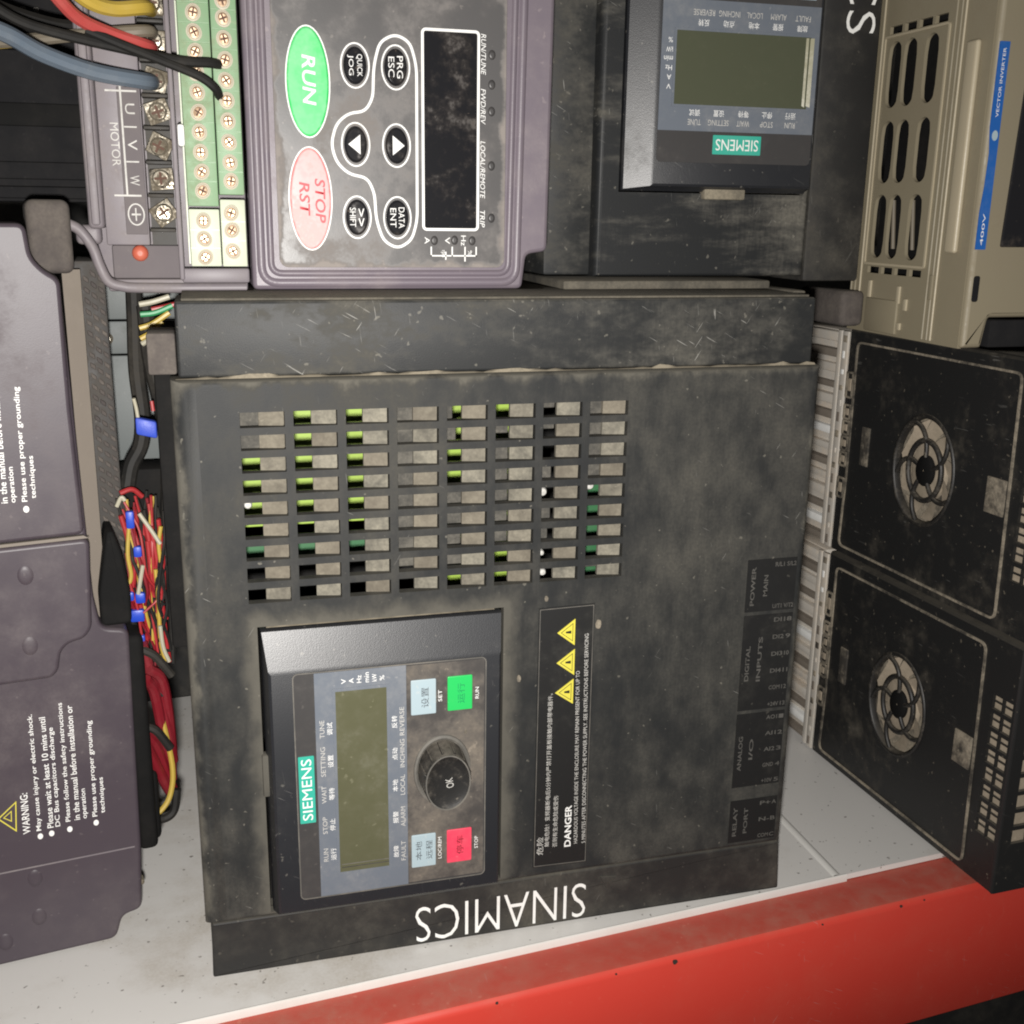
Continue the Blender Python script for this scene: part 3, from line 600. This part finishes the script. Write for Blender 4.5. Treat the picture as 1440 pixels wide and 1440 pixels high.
for z in (598, 558, 519, 479, 446, 409, 373, 336):
    o = K.inst('screw_clamp', scr_m, (-376+180, 158-140, z-247), tbk); o.rotation_euler = (random.uniform(-.12, .12), random.uniform(-.7, .7), random.uniform(-.15, .1))
for z in (578, 539, 499, 462, 428, 391, 355, 317):
    m = MB(); m.box(-392, -364, 146, 166, z-2, z+2, 1); K.part('divider', m, 'terminal_black', tbk)
# green signal terminals
ts = MB(); ts.lathe(0, 0, [(1, 1), (1, -2.2), (.8, -3), (.74, -1.6), (.5, -1.6)], 8.4, 9.4, 18); ts.cur = 1; ts.lathe(0, 0, [(1, -1.2), (1, -2.8), (.7, -3.4)], 5.6, 6.4, 14); ts.cur = 2; ts.box(-4, 4, -4.0, -3.2, -.9, .9); ts.box(-.9, .9, -4.1, -3.2, -4.6, 4.6)
ts = ts.mesh('terminal_screw', ['terminal_seat', 'brass', 'slot_dark'])
def tblock(x0, x1, y, z0, z1, mat, zs, xc):
    m = MB(); m.box(x0, x1, y, 176, z0, z1, 1.5); b = K.part('terminal_block', m, mat)
    zz = sorted(zs)
    for a, c in zip(zz, zz[1:]):
        m = MB(); m.box(x0+1, x1-1, y-1.4, y+.5, (a+c)/2-.8, (a+c)/2+.8); K.part('partition', m, mat, b)
    for z in zs: o = K.inst('terminal_screw', ts, (xc+180, y-140, z-247), b); o.rotation_euler = (0, random.uniform(-.6, .6), 0)
tblock(-349, -315, 136, 344, ZT-6, 'terminal_green', [629, 609, 589, 569, 548, 528, 508, 486.5, 466, 445, 424, 402.5, 381.5, 361], -332)
tblock(-314, -286, 132, 357, ZT-6, 'terminal_green', [626, 605, 583, 561, 543, 522, 500.5, 479, 458, 436.5, 414, 392, 372], -300.5)
tblock(-349, -315, 137, 277, 341, 'terminal_pale', [328, 308, 287.5], -333)
tblock(-314, -286, 133, 277, 352, 'terminal_pale', [337, 318, 294.5], -302)
m = MB(); m.box(-351, -349.4, 140, 174, 280, 560); K.part('block_side', m, 'terminal_pale')
m = MB(); m.box(-356, -348, 128, 152, 408, 432, 3); K.part('white_jumper', m, 'print_white')

# ------------------------------------------------------------------ smaller black drive lying on its side behind
Y2 = 200
B = Thing('inverter_drive', 'smaller black inverter with upside-down grey display panel, lying on top of the large one', 'inverter', (340, 260, 262))
m = MB(); m.plate(172, 466, 266, 860, [(194, 486-22, 370, 780, 'rect')], 10, XZ(Y2))
border(m, 172, 466, 266, 860, 8, Y2, 40)
m.box(176, 462, Y2+41, Y2+300, 264, 862)
bc = B.part('front_cover', m, 'cover_small')
m = MB(); m.box(100, 166, Y2+22, Y2+330, 262, 862, 4); B.part('top_band', m, 'band_black')
m = MB(); m.box(478, 566, Y2+8, Y2+330, 254, 862, 4); bl_ = B.part('bottom_band', m, 'foot_black')
B.text('SINAMICS', 534, 746, -90, Y2+7, 'print_white', 332, 44, bl_, bold=-.01)
m = MB(); lo = [(196, 463, 372, 776, Y2+6), (196, 463, 372, 776, Y2-3), (198, 462, 374, 775, Y2-6), (230, 461, 378, 770, Y2-19.5), (234, 460, 381, 768, Y2-21)]
vs_ = []; fs_ = []
for x0, x1, z0, z1, y in lo: vs_ += [(x0, y, z0), (x1, y, z0), (x1, y, z1), (x0, y, z1)]
for k in range(len(lo)-1):
    for i in range(4): j = (i+1) % 4; fs_.append((4*k+i, 4*k+j, 4*k+4+j, 4*k+4+i))
fs_.append((16, 17, 18, 19)); m.add(vs_, fs_); BP = B.part('operator_panel', m, 'panel_black', smooth=25)
m = MB(); m.box(312, 372, Y2-10, Y2+8, 362, 378, 3); B.part('grip_tab', m, 'dusty_top', BP)
YB = Y2-21.6
m = MB(); m.prism(rrect(236, 457, 408, 766, 6), YB-.4, YB+.5, .2, 1); B.part('membrane', m, 'membrane_clean', BP)
m = MB(); m.box(236, 457, YB-.9, YB, 447, 604); B.part('blue_field', m, 'membrane_blue', BP)
m = MB(); m.box(255, 446, YB-1.3, YB, 478, 568); s2 = B.part('screen', m, 'lcd_clean', BP)
m = MB(); m.plate(253, 448, 476, 570, [(256, 445, 479, 567, 'rect')], 1, XZ(YB-1.9)); B.part('screen_frame', m, 'membrane_blue', BP)
for x, w, hgt in ((438, 3.0, 1.7), (444, 4.5, 2.6)):
    m = MB(); m.add([(x, YB-1.4, 483), (x+w, YB-1.4-hgt, 481), (x+w, YB-1.4-hgt, 566), (x, YB-1.4, 566), (x+w+.6, YB-1.2, 481), (x+w+.6, YB-1.2, 566)], [(0, 1, 2, 3), (1, 4, 5, 2), (0, 4, 1), (3, 2, 5)]); B.part('glare_ridge', m, 'glare_gloss', s2)  # added wedges, angled to catch the flash as glare on the screen
m = MB(); m.prism(rrect(314, 383, 419, 443, 1), YB-1.1, YB, .2, 1); t2 = B.part('brand_tag', m, 'teal', BP)
B.text('SIEMENS', 348.5, 431, 180, YB-1.3, 'print_white', 61, 14, t2)
for (ta, tb_), x in zip((('调试', 'TUNE'), ('设置', 'SETTING'), ('等待', 'WAIT'), ('停止', 'STOP'), ('运行', 'RUN')), (286, 320, 355, 389, 423)):
    B.text(ta, x, 469.5, 180, YB-1.2, 'print_white', 15, 8, BP); B.text(tb_, x, 458, 180, YB-1.2, 'print_grey', 4+3.6*len(tb_), 7, BP)
for (ta, tb_), x in zip((('反转', 'REVERSE'), ('点动', 'INCHING'), ('本地', 'LOCAL'), ('报警', 'ALARM'), ('故障', 'FAULT')), (292, 327, 362, 396, 431)):
    B.text(ta, x, 577, 180, YB-1.2, 'print_white', 15, 8, BP); B.text(tb_, x, 589, 180, YB-1.2, 'print_grey', 4+3.6*len(tb_), 7, BP)
for k, t in enumerate(('V', 'A', 'Hz', 'min', 'kW', '%')): B.text(t, 249-1.0*len(t), 500+11*k, 180, YB-1.2, 'print_white', 3+3*len(t), 6, BP)
m = MB(); m.prism(rrect(416, 449, 612, 640, 2), YB-1.5, YB, .4, 1); B.part('key', m, 'key_blue', BP)

# ------------------------------------------------------------------ large purple drive at the left edge
Lf = Thing('inverter_drive', 'large dark purple inverter cut by the left edge, with white warning text', 'inverter', (-492, 112, -577), math.atan(.15), True)
A0 = -330
m = MB(); m.prism(rpoly([(A0, 1), (0, 3), (9, 34), (34, 38), (39, 130), (45, 424), (14, 430), (8, 470), (2, 846), (A0, 846)], 10), 0, 380, 4.5, 4); lb = Lf.part('lower_body', m, 'purple_dark', smooth=45)
m = MB(); m.prism(rpoly([(A0, 378), (-46, 380), (-38, 388), (-34, 410), (-25, 420), (-6, 424), (3, 436), (9, 546), (A0, 540)], 10, 5), -13, 4, 4.5, 4); mc = Lf.part('middle_cover', m, 'purple_dark', smooth=45)
m = MB(); m.prism(rpoly([(A0, 546), (4, 552), (1, 700), (2, 842), (-14, 852), (-25, 866), (-28, 901), (A0, 900)], 10, 5), -14, 200, 4.5, 4); uc = Lf.part('upper_cover', m, 'purple_dark', smooth=45)
m = MB(); m.add([(A0, -14.5, 541.5), (8, -14.5, 547.6), (3, -14.5, 551), (A0, -14.5, 545), (A0, -9, 541.5), (8, -9, 547.6), (3, -9, 551), (A0, -9, 545)], [(0, 1, 2, 3), (0, 1, 5, 4), (3, 2, 6, 7)]); Lf.part('dusty_seam', m, 'tan_metal', uc)
for a, c, mt, y in ((-63, 510, mc, -13), (-66, 424, mc, -13), (-88, 114, lb, 0), (-88, 59, lb, 0), (-129, 34, lb, 0)):
    m = MB(); m.lathe(a, c, [(1, y+.3), (.9, y-.5), (.55, y-1.2), (.2, y-1.4)], 9, 12, 20); Lf.part('moulded_bump', m, 'purple_dark', mt, smooth=80)
m = MB(); m.box(A0, 31, -.8, .4, 129.4, 131.2); Lf.part('seam_line', m, 'lilac_grey', lb)
m = MB(); m.box(-26, 20, 18, 190, 846, 926, 9, 4); Lf.part('neck', m, 'neck_dust', smooth=60)
m = MB(); m.add([(6, 26, 425), (6, 26, 850), (26, 34, 850), (24, 34, 425), (6, 60, 425), (6, 60, 850), (26, 60, 850), (24, 60, 425)], [(0, 1, 2, 3), (3, 2, 6, 7), (1, 5, 6, 2), (0, 3, 7, 4)]); Lf.part('side_strip', m, 'tan_metal')
m = MB(); m.box(20, 54, 62.5, 330, 425, 858, 2); pf = Lf.part('perforated_side', m, 'perforated')
pm = MB(); pm.box(-3.2, 3.2, -2, .5, -3, 3, 1, 1); pm.v = [(x, y, z-x*.8) for x, y, z in pm.v]; pm = pm.mesh('pressed_slot', ['neck_dust'])
for i in range(3):
    for j in range(33): Lf.inst('pressed_slot', pm, (33+i*8, 62.5, 434+j*12.6+(i % 2)*6), pf)
m = MB(); m.prism(rpoly([(15, 428), (50, 428), (51, 470), (45, 518), (37, 546), (29, 546), (15, 470)], 7), 8, 70, 4, 3); Lf.part('side_hump', m, 'soot', smooth=60)
m = MB(); m.box(38, 62, 14, 220, 112, 408, 8, 4); m.box(50, 68, 24, 120, 118, 215, 8, 3); Lf.part('black_side_guard', m, 'soot', smooth=60)
m = MB(); m.lathe(36, 72, [(1, 20), (1, 8), (.5, 6)], 4, 4, 12); Lf.part('side_screw', m, 'steel')
m = MB(); m.ribbon([(-121, 204), (-103, 184), (-100, 222)], 1.5, -.7); m.ribbon([(-115, 204), (-107, 198), (-106, 211)], 1.0, -.7); Lf.part('warning_triangle', m, 'print_yellow', lb)
def para(dx, dz, y, par, z1):
    for t, a, c0, c1, h in (('WARNING:', -91, 177, 232, 8.5), ('May cause injury or electric shock.', -75.5, 178, 333, 7.2), ('Please wait at least 10 mins until', -63, 179, 327, 7.2), ('DC Bus capacitors discharge', -54, 179, 312, 7.2), ('Please follow the safety instructions', -41.5, 183, 342, 7.2), ('in the manual before installation or', -32, 183, 337, 7.2), ('operation', -23.5, 183, 224, 7), ('Please use proper grounding', -10.5, 183, 313, 7.5), ('techniques', -2, 186, 235, 7)):
        if c1+dz < z1: Lf.text(t, a+dx, (c0+c1)/2+dz, 90-1.2, y, 'print_white', c1-c0, h, par, bold=.008)
    for a, c in ((-77, 170), (-64, 171), (-43, 172), (-12, 174)):
        m = MB(); m.lathe(a+dx, c+dz, [(1, y+.4), (.9, y)], 3.2, 4, 14); Lf.part('bullet', m, 'print_white', par)
para(0, 0, -.5, lb, 900); para(-43, 414, -14.6, uc, 900)

# ------------------------------------------------------------------ black drives with fan openings at the right (two of one kind)
FL = Thing('fan_drive', 'lower black fan-cooled drive at right, overhanging the red beam', 'inverter', (684, -85, -577), .044, True, 'black fan drives stacked at right')
YZ = lambda x0: (lambda u, v, d: (x0+d, u, v))
H = 372
fc, fr, fz = (243, 184), 66, 80
m = MB()
slots = [(8+20*i, 26+20*i, 78+27*j, 99+27*j, 'rect') for i in range(2) for j in range(8)]
m.plate(4, 452, 4, H-4, slots+[(fc[0]-fr-6, fc[0]+fr+6, fc[1]-fz-6, fc[1]+fz+6, 'ellipse', 4)], 5, YZ(0))
m.add([(0, 4, 4), (0, 4, H-4), (1.2, 1.2, H-2), (1.2, 1.2, 2), (4, 0, H-2), (4, 0, 2), (12, 0, H-2), (12, 0, 2)], [(0, 1, 2, 3), (3, 2, 4, 5), (5, 4, 6, 7)])
m.add([(0, 4, H-4), (0, 452, H-4), (3, 452, H-.5), (3, 4, H-.5), (14, 452, H), (14, 4, H)], [(0, 1, 2, 3), (3, 2, 4, 5)])
fc_o = FL.part('side_case', m, 'fan_case')
m = MB(); m.box(10, 330, 452, 456, 2, H-2); m.box(14, 330, 6, 452, H-6, H-1, 2); m.box(14, 330, 6, 452, 1, 6, 2); FL.part('case_frame', m, 'fan_case')
fsl = [(22+34*i, 48+34*i, 78+27*j, 99+27*j, 'rect') for i in range(7) for j in range(8)]
m = MB(); m.plate(4, 300, 2, H-2, fsl, 5, lambda u, v, d: (u, -.2+d, v)); FL.part('front_case', m, 'fan_case')
m = MB(); m.box(10, 300, 7, 12, 60, 320); m.box(7.5, 10, 7, 60, 60, 320); FL.part('inner_dust_screen', m, 'fan_dust')
for j in range(8):
    m = MB(); m.tube([(5.5, 8, 88+27*j), (5.5, 48, 88+27*j)], 1.6, 6, 2); FL.part('vent_bar', m, 'fan_guard', fc_o)
# raised plate outline and worn edges
pe = rpoly([(62, 16), (432, 16), (428, 130), (430, 352), (70, 352)], 12, 4)
side = lambda v: (v[1], v[0], v[2])
m = MB(); m.ribbon(pe, 3.2, -2.4, M=side, th=2.6); FL.part('plate_border', m, 'fan_edge', fc_o)
fan_disc = MB(); fan_disc.lathe(fc[0], fc[1], [(1.06, -1.2), (1.04, -3.4), (1.0, -3.6), (.97, -1), (.965, 8)], fr, fz, 48, M=side, cap=False)
FL.part('fan_rim', fan_disc, 'fan_guard', fc_o, smooth=60)
m = MB(); m.box(18, 22, fc[0]-fr-8, fc[0]+fr+8, fc[1]-fz-8, fc[1]+fz+8); FL.part('fan_backing', m, 'fan_edge', fc_o)
fb = MB(); fb.lathe(fc[0], fc[1], [(.56, 16), (.54, 8), (.5, 7), (.3, 7)], fr, fz, 40, M=side); fan = FL.part('fan_rotor', fb, 'fan_dust', fc_o, smooth=60)
for k in range(9):
    bl = MB(); vs = []
    for i in range(6):
        t = i/5; r = .54+.42*t; a = 2*math.pi*k/9+.45*t
        for w, d in ((-.27, 7.5), (.27, 13)):
            vs.append((d, fc[0]+fr*r*math.cos(a+w), fc[1]+fz*r*math.sin(a+w)))
    bl.add(vs, [(2*i, 2*i+1, 2*i+3, 2*i+2) for i in range(5)]); FL.part('fan_blade', bl, 'fan_dust', fan, smooth=60)
g = MB(); g.lathe(fc[0], fc[1], [(.02, .5), (.27, .5), (.29, 2), (.29, 7)], fr, fz, 28, M=side); hub = FL.part('guard_hub', g, 'soot', fc_o, smooth=60)
m = MB(); m.tube([(2.5, fc[0]+fr*.56*math.cos(2*math.pi*i/36), fc[1]+fz*.56*math.sin(2*math.pi*i/36)) for i in range(37)], 4.2, 8, 1); FL.part('guard_ring', m, 'fan_guard', hub, smooth=60)
for k in range(5):
    p = []
    for i in range(7):
        t = i/6; r = .26+.72*t; a = 2*math.pi*k/5+.25-.55*t*t+.1; p.append((2, fc[0]+fr*r*math.cos(a), fc[1]+fz*r*math.sin(a)))
    m = MB(); m.tube(p, 3.6, 7, 2); FL.part('guard_arm', m, 'fan_guard', hub, smooth=60)
# heat sink at the rear and small latches
m = MB(); m.box(-2, 3, 456, 472, 4, H-6, 1.5); m.box(-1, 4, 476, 486, 4, H-6, 1); m.box(16, 60, 486, 620, 6, H-8, 2); hs = FL.part('heat_sink', m, 'heat_sink')
for j in range(14):
    x0, w = random.uniform(1, 9), random.uniform(11, 17)
    m = MB(); m.box(x0, 40, 487, random.uniform(560, 610), 8+j*26, 8+j*26+w, 3); FL.part('fin', m, random.choice(['heat_sink', 'heat_sink', 'tan_metal', 'print_white']), hs)
    m = MB(); m.box(-3.2, 0, 458+random.uniform(0, 4), 468, 10+j*26, 18+j*26+random.uniform(0, 8), 1); FL.part('fin_tab', m, random.choice(['heat_sink', 'print_white', 'tan_metal', 'fan_edge']), hs)
for c, s_ in ((282, 20), (112, 16), (238, 11), (212, 11), (186, 11), (160, 11)):
    m = MB(); m.ribbon(rrect(434, 450, c-s_, c+s_, 2), 3, -2.5, M=side, th=2.6); lt = FL.part('latch', m, 'fan_edge', fc_o)
    m = MB(); m.box(-2, 1, 438, 446, c-s_*.5, c+s_*.5, .8, 1); FL.part('latch_button', m, 'fan_dust', lt)
for y0, y1, z0, z1 in ((376, 396, 160, 222), (72, 108, 158, 208)):
    m = MB(); m.box(-2.6, 1, y0, y1, z0, z1, 1); FL.part('sticker_patch', m, 'fan_edge', fc_o)
def copy_tree(o, parent=None):
    c = o.copy(); COL.objects.link(c)
    if parent: c.parent = parent
    for ch in list(o.children): copy_tree(ch, c)
    return c
fu = copy_tree(FL.o); fu.location = Vector((684, -85, -202))*S
fu['label'] = 'upper black fan-cooled drive at right, carrying the beige inverter'

# ------------------------------------------------------------------ beige drive on top of them
G = Thing('inverter_drive', 'beige inverter with oval side slots and blue label strip, at upper right', 'inverter', (700, 100, 183))
X3 = 583
side3 = lambda v: (v[1], v[0], v[2])
hol = []
for yc in (195, 160, 114):
    for z0, z1 in ((487, 572), (388, 470), (287, 373)): hol.append((yc-16.5, yc+16.5, z0-2, z1+2, 'stadium', 2))
for y0, y1 in ((86, 112), (118, 146), (152, 178), (184, 212)): hol += [(y0, y1, 582, 592, 'rect'), (y0, y1, 266, 275, 'rect')]
m = MB(); m.plate(-6, 252, 183, 700, hol, 5, YZ(X3)); sc = G.part('side_panel', m, 'beige')
m = MB(); m.box(X3+30, X3+34, 60, 240, 240, 640); G.part('inside', m, 'soot')
for y in (95, 140, 185): 
    m = MB(); m.lathe(X3+20, 0, [(1, 0), (1, 30)], 3, 3, 12); m.v = [(X3+20+(a-X3-20), y+c+b*.3, 300+b*2.2) for a, b, c in m.v]; G.part('inner_wire', m, 'wire_brown')
m = MB(); m.ribbon(rrect(80, 220, 279, 579, 3), 3, X3-2, M=side3, th=2.2); G.part('vent_frame', m, 'beige_light', sc)
for y in (226, 238, 248, 50, 58, 68): m = MB(); m.box(X3-2.4, X3+.4, y-1.6, y+1.6, 235 if y > 100 else 186, 690, 1, 1); G.part('side_rib', m, 'beige_light' if y in (226, 50) else 'beige', sc)
for y, z, h in ((200, 244, 12), (130, 240, 12), (112, 228, 8), (60, 255, 16), (122, 198, 5)): m = MB(); m.box(X3-3, X3+.4, y-4, y+4, z-h, z+h, 1.2); G.part('catch', m, 'beige_light' if h < 13 else 'beige', sc)
m = MB(); m.box(X3-4, X3+1, 128, 204, 186, 232, 2); G.part('lower_block', m, 'beige', sc)
m = MB(); m.box(X3-40, X3-3, 205, 330, 190, 240, 8, 3); G.part('rubber_foot', m, 'neck_dust')
m = MB(); m.prism(rpoly([(X3+.5, 184), (X3+30, 184), (X3+36, 222), (920, 222), (920, 700), (X3+.5, 700)], 4), -14, 74, 6, 3); ff = G.part('front_body', m, 'beige')
m = MB(); m.box(X3-7, X3+1, 14, 36, 300, 552, 5, 4); G.part('handle_ridge', m, 'beige_light', ff, smooth=60)
m = MB(); m.prism(rpoly([(X3+2.5, 306), (X3+17, 306), (X3+17, 546), (X3+3, 546), (X3+3, 450), (X3+6, 420), (X3+5, 380), (X3+2.5, 350)], 1), -15, -13.5); bl3 = G.part('label_strip', m, 'label_blue', ff)
G.text('VECTOR INVERTER', X3+10, 500, 90, -15.4, 'print_white', 78, 4, bl3); G.text('400V', X3+9.5, 330, 90, -15.4, 'print_white', 38, 4, bl3)
m = MB(); m.lathe(X3+10.5, 440, [(1, -15), (1, -15.6)], 4, 6, 16); G.part('label_emblem', m, 'key_blue', bl3)
m = MB(); m.prism(rpoly([(X3+38, 309), (800, 309), (800, 520), (X3+46, 520)], 3), -17, -12, 1.5, 2); G.part('dark_window', m, 'display_black', ff)
m = MB(); m.box(X3+40, 915, -12, 110, 184, 219, 3); G.part('terminal_cover', m, 'dark_grey', ff)
m = MB(); m.prism(rrect(X3+6, X3+15, 242, 274, 3), -15, -12, .6, 1); G.part('screw_recess', m, 'dark_grey', ff)

# ------------------------------------------------------------------ things behind at the upper left
T = Thing('dark_drive', 'dark grey ribbed drive housing behind the wires at upper left', 'inverter', (-560, 260, 345))
m = MB(); m.box(-800, -458, 262, 420, 346, 700, 4); h = T.part('housing', m, 'dark_grey')
for z0, z1, y in ((350, 364, 252), (372, 392, 256), (432, 458, 258), (515, 545, 250)):
    m = MB(); m.box(-800, -462, y, 263, z0, z1, 3); T.part('rib', m, 'dark_grey' if z0 != 432 else 'soot', h)
for k in range(5): T.text('8888', -560+14*k, 552, 90, 249.4, 'print_faint', 18, 6, h)
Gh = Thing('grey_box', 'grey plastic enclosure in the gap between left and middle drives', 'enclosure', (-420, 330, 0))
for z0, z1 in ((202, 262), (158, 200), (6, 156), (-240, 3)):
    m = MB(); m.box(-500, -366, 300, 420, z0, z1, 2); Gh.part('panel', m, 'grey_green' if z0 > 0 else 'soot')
m = MB(); m.lathe(-458, 178, [(1, 300), (1, 292), (.6, 288)], 6, 7, 14); Gh.part('bolt', m, 'steel')

# ------------------------------------------------------------------ wires
def wire(name, label, pts, r, mat, cat='wire', group=None):
    m = MB(); m.tube(pts, r, 10, 6); return single(name, m, mat, label, cat, group)
wire('wire', 'red wire entering the purple terminals at upper left', [(-475, 60, 560), (-461, 76, 542), (-446, 92, 529), (-421, 109, 520), (-383, 128, 511), (-376, 160, 512)], 7, 'wire_salmon')
wire('cable', 'thick blue-grey cable crossing the upper left corner', [(-541, 40, 515), (-513, 62, 507), (-484, 85, 493), (-438, 108, 480), (-390, 128, 475), (-378, 160, 477)], 9, 'wire_blue', 'cable')
wire('wire', 'upper of two black wires running to the green terminals', [(-539, 90, 544), (-503, 98, 524), (-456, 105, 513), (-401, 113, 504), (-351, 118, 496), (-318, 124, 496), (-306, 134, 496)], 5.5, 'wire_black')
wire('wire', 'lower of two black wires, bent down at the green terminals', [(-441, 100, 520), (-401, 107, 506), (-362, 114, 493), (-329, 118, 481), (-313, 122, 470), (-308, 134, 462)], 5, 'wire_black')
wire('wire', 'dusty brown wire crossing behind the red wire', [(-560, 152, 507), (-502, 139, 512), (-451, 129, 518), (-384, 124, 525), (-376, 160, 526)], 6.5, 'wire_brown')
wire('wire', 'yellow wire at the top edge above the red one', [(-458, 90, 563), (-436, 103, 548), (-413, 115, 544), (-384, 128, 549), (-376, 160, 552)], 8, 'wire_yellow')
wire('cable', 'thick black cable in the top left corner behind the blue one', [(-560, 140, 550), (-515, 147, 534), (-474, 153, 525), (-444, 160, 526)], 12, 'wire_black', 'cable')
wire('wire', 'thin yellow-green wire at the left edge under the blue cable', [(-560, 150, 503), (-515, 150, 509), (-485, 152, 518)], 3.5, 'wire_yellow')
HB = Thing('wire_harness', 'tangle of red, yellow and white wires with blue plugs between the drives', 'wires', (-425, 165, -230))
WR = [[(-449, 165, 6), (-435, 170, 9), (-424, 175, -2)], [(-450, 165, -22), (-444, 168, -55), (-445, 172, -93), (-445, 175, -136)], [(-422, 165, -33), (-416, 168, -85), (-411, 172, -143), (-409, 175, -217)], [(-416, 165, -38), (-411, 168, -94), (-409, 172, -162), (-406, 175, -222)], [(-421, 165, -56), (-419, 168, -112), (-417, 172, -171), (-414, 175, -231)], [(-438, 165, -36), (-438, 168, -83), (-445, 172, -130), (-448, 175, -155)], [(-436, 165, -138), (-428, 168, -169), (-433, 172, -198), (-429, 175, -225)], [(-407, 165, -29), (-405, 170, -77), (-407, 175, -135)], [(-430, 165, -92), (-437, 170, -131), (-443, 175, -151)]]
for w in WR: m = MB(); m.tube(w, 3.2, 8, 5); HB.part('wire', m, 'wire_red')
for w in ([(-441, 160, -35), (-445, 160, -71), (-443, 160, -99), (-450, 160, -115)], [(-414, 160, -92), (-413, 160, -129), (-414, 160, -186), (-410, 160, -215)], [(-404, 160, -37), (-408, 160, -60), (-407, 160, -83)]): m = MB(); m.tube(w, 2.6, 8, 5); HB.part('wire', m, 'wire_yellow')
for w in ([(-428, 155, -18), (-416, 155, -39), (-406, 155, -58)], [(-428, 155, -84), (-432, 155, -102), (-436, 155, -121)], [(-413, 155, -165), (-411, 155, -194), (-405, 155, -214)], [(-453, 155, -8), (-447, 155, 3), (-443, 155, -1)]): m = MB(); m.tube(w, 2.6, 8, 5); HB.part('wire', m, 'wire_white')
for w in ([(-452, 185, 10), (-440, 186, -60), (-436, 188, -140), (-428, 190, -220)], [(-432, 184, 0), (-428, 186, -70), (-424, 188, -150), (-420, 190, -240)], [(-446, 182, -60), (-450, 180, -120), (-444, 184, -190)], [(-410, 186, -20), (-400, 188, -100), (-402, 190, -230)]): m = MB(); m.tube(w, 4, 8, 5); HB.part('wire', m, 'wire_black')
for x, z, a, b_ in ((-439, -26, 5, 11), (-433, -67, 5, 7), (-447, -124, 6, 6), (-434, -127, 6, 7), (-439, -150, 8.5, 8), (-437, -184, 5, 8)): m = MB(); m.box(x-a, x+a, 154, 164, z-b_, z+b_, 2.5); HB.part('plug', m, 'plug_blue')
for k in range(34):
    x0 = random.uniform(-452, -402); z0 = random.uniform(-20, 4) if k % 3 else random.uniform(-120, -40); p = []; n = random.randint(4, 6); y0 = random.uniform(158, 186)
    for i in range(n): t = i/(n-1); p.append((x0+(random.uniform(-430, -404)-x0)*t*.8+random.uniform(-6, 6), y0+random.uniform(-6, 6), z0-t*random.uniform(120, 210)))
    p.sort(key=lambda q: -q[2]); m = MB(); m.tube(p, random.uniform(1.3, 2.3), 6, 5); HB.part('wire', m, random.choice(['wire_red', 'wire_red', 'wire_dark_red', 'wire_black', 'wire_black', 'wire_dark_red', 'wire_black', 'wire_red', 'wire_yellow', 'wire_white', 'wire_black']))
CA = Thing('cable', 'black sleeved cable with coloured wire ends beside the middle drive', 'cable', (-415, 210, 0))
m = MB(); m.tube([(-419, 230, 247), (-420, 225, 208), (-422, 220, 148), (-419, 215, 91), (-423, 210, 56), (-436, 205, 31), (-443, 200, 0)], 10, 10, 5); CA.part('sleeve', m, 'wire_black')
m = MB(); m.tube([(-407, 220, 226), (-404, 214, 166), (-396, 208, 114), (-390, 202, 61), (-393, 196, -11), (-400, 190, -93)], 11, 10, 5); CA.part('sleeve', m, 'wire_black')
m = MB(); m.box(-455, -395, 205, 260, -45, 26, 4); CA.part('junction_block', m, 'soot')
for w, mt in (([(-412, 190, 230), (-396, 190, 233), (-377, 190, 239)], 'wire_white'), ([(-398, 185, 224), (-383, 185, 227), (-371, 185, 230)], 'wire_red'), ([(-411, 180, 219), (-394, 180, 221), (-374, 180, 229)], 'wire_green'), ([(-413, 180, 203), (-398, 180, 208), (-378, 180, 221)], 'wire_yellow'), ([(-413, 185, 190), (-401, 185, 197), (-387, 185, 210)], 'wire_yellow'), ([(-412, 192, 183), (-404, 190, 188)], 'wire_white')):
    m = MB(); m.tube(w, 3.4, 8, 5); CA.part('wire_end', m, mt)
m = MB(); m.box(-424, -400, 146, 160, 78, 99, 3); m.v = [(x, y, z-(x+413)*.25) for x, y, z in m.v]; CA.part('plug', m, 'plug_blue')
m = MB(); m.tube([(-424, 150, 124), (-422, 152, 112), (-421, 153, 100)], 2.2, 8, 4); CA.part('wire_end', m, 'wire_white')
m = MB(); m.tube([(-404, 152, 120), (-403, 152, 108)], 2.2, 8, 4); CA.part('wire_end', m, 'wire_red')
RB = Thing('cable_loom', 'dark red cables bundled with black ties, low between left and middle drives', 'cable', (-425, 170, -430))
for w in ([(-436, 150, -185), (-430, 160, -223), (-422, 170, -258), (-413, 180, -334), (-414, 190, -396)], [(-431, 150, -219), (-417, 163, -240), (-412, 177, -292), (-411, 190, -370)], [(-435, 150, -233), (-426, 163, -259), (-419, 177, -342), (-416, 190, -412)], [(-440, 150, -306), (-429, 163, -334), (-419, 177, -383), (-413, 190, -414)], [(-440, 150, -326), (-429, 163, -365), (-419, 177, -402), (-412, 190, -423)], [(-439, 150, -306), (-424, 170, -328), (-414, 190, -380)]): m = MB(); m.tube(w, 7, 10, 5); RB.part('cable_strand', m, 'wire_dark_red')
for w in ([(-449, 150, -179), (-436, 146, -191), (-421, 146, -202), (-403, 150, -231)], [(-439, 146, -296), (-426, 146, -304), (-411, 150, -332)]): m = MB(); m.tube(w, 5.5, 8, 5); RB.part('tie', m, 'wire_black')
m = MB(); m.tube([(-421, 170, -288), (-411, 165, -362), (-415, 160, -400), (-427, 155, -420), (-446, 150, -430)], 3.6, 8, 6); RB.part('wire', m, 'wire_yellow')
m = MB(); m.tube([(-408, 175, -404), (-413, 170, -432), (-427, 165, -440), (-446, 160, -433)], 6, 8, 6); RB.part('wire', m, 'wire_black')
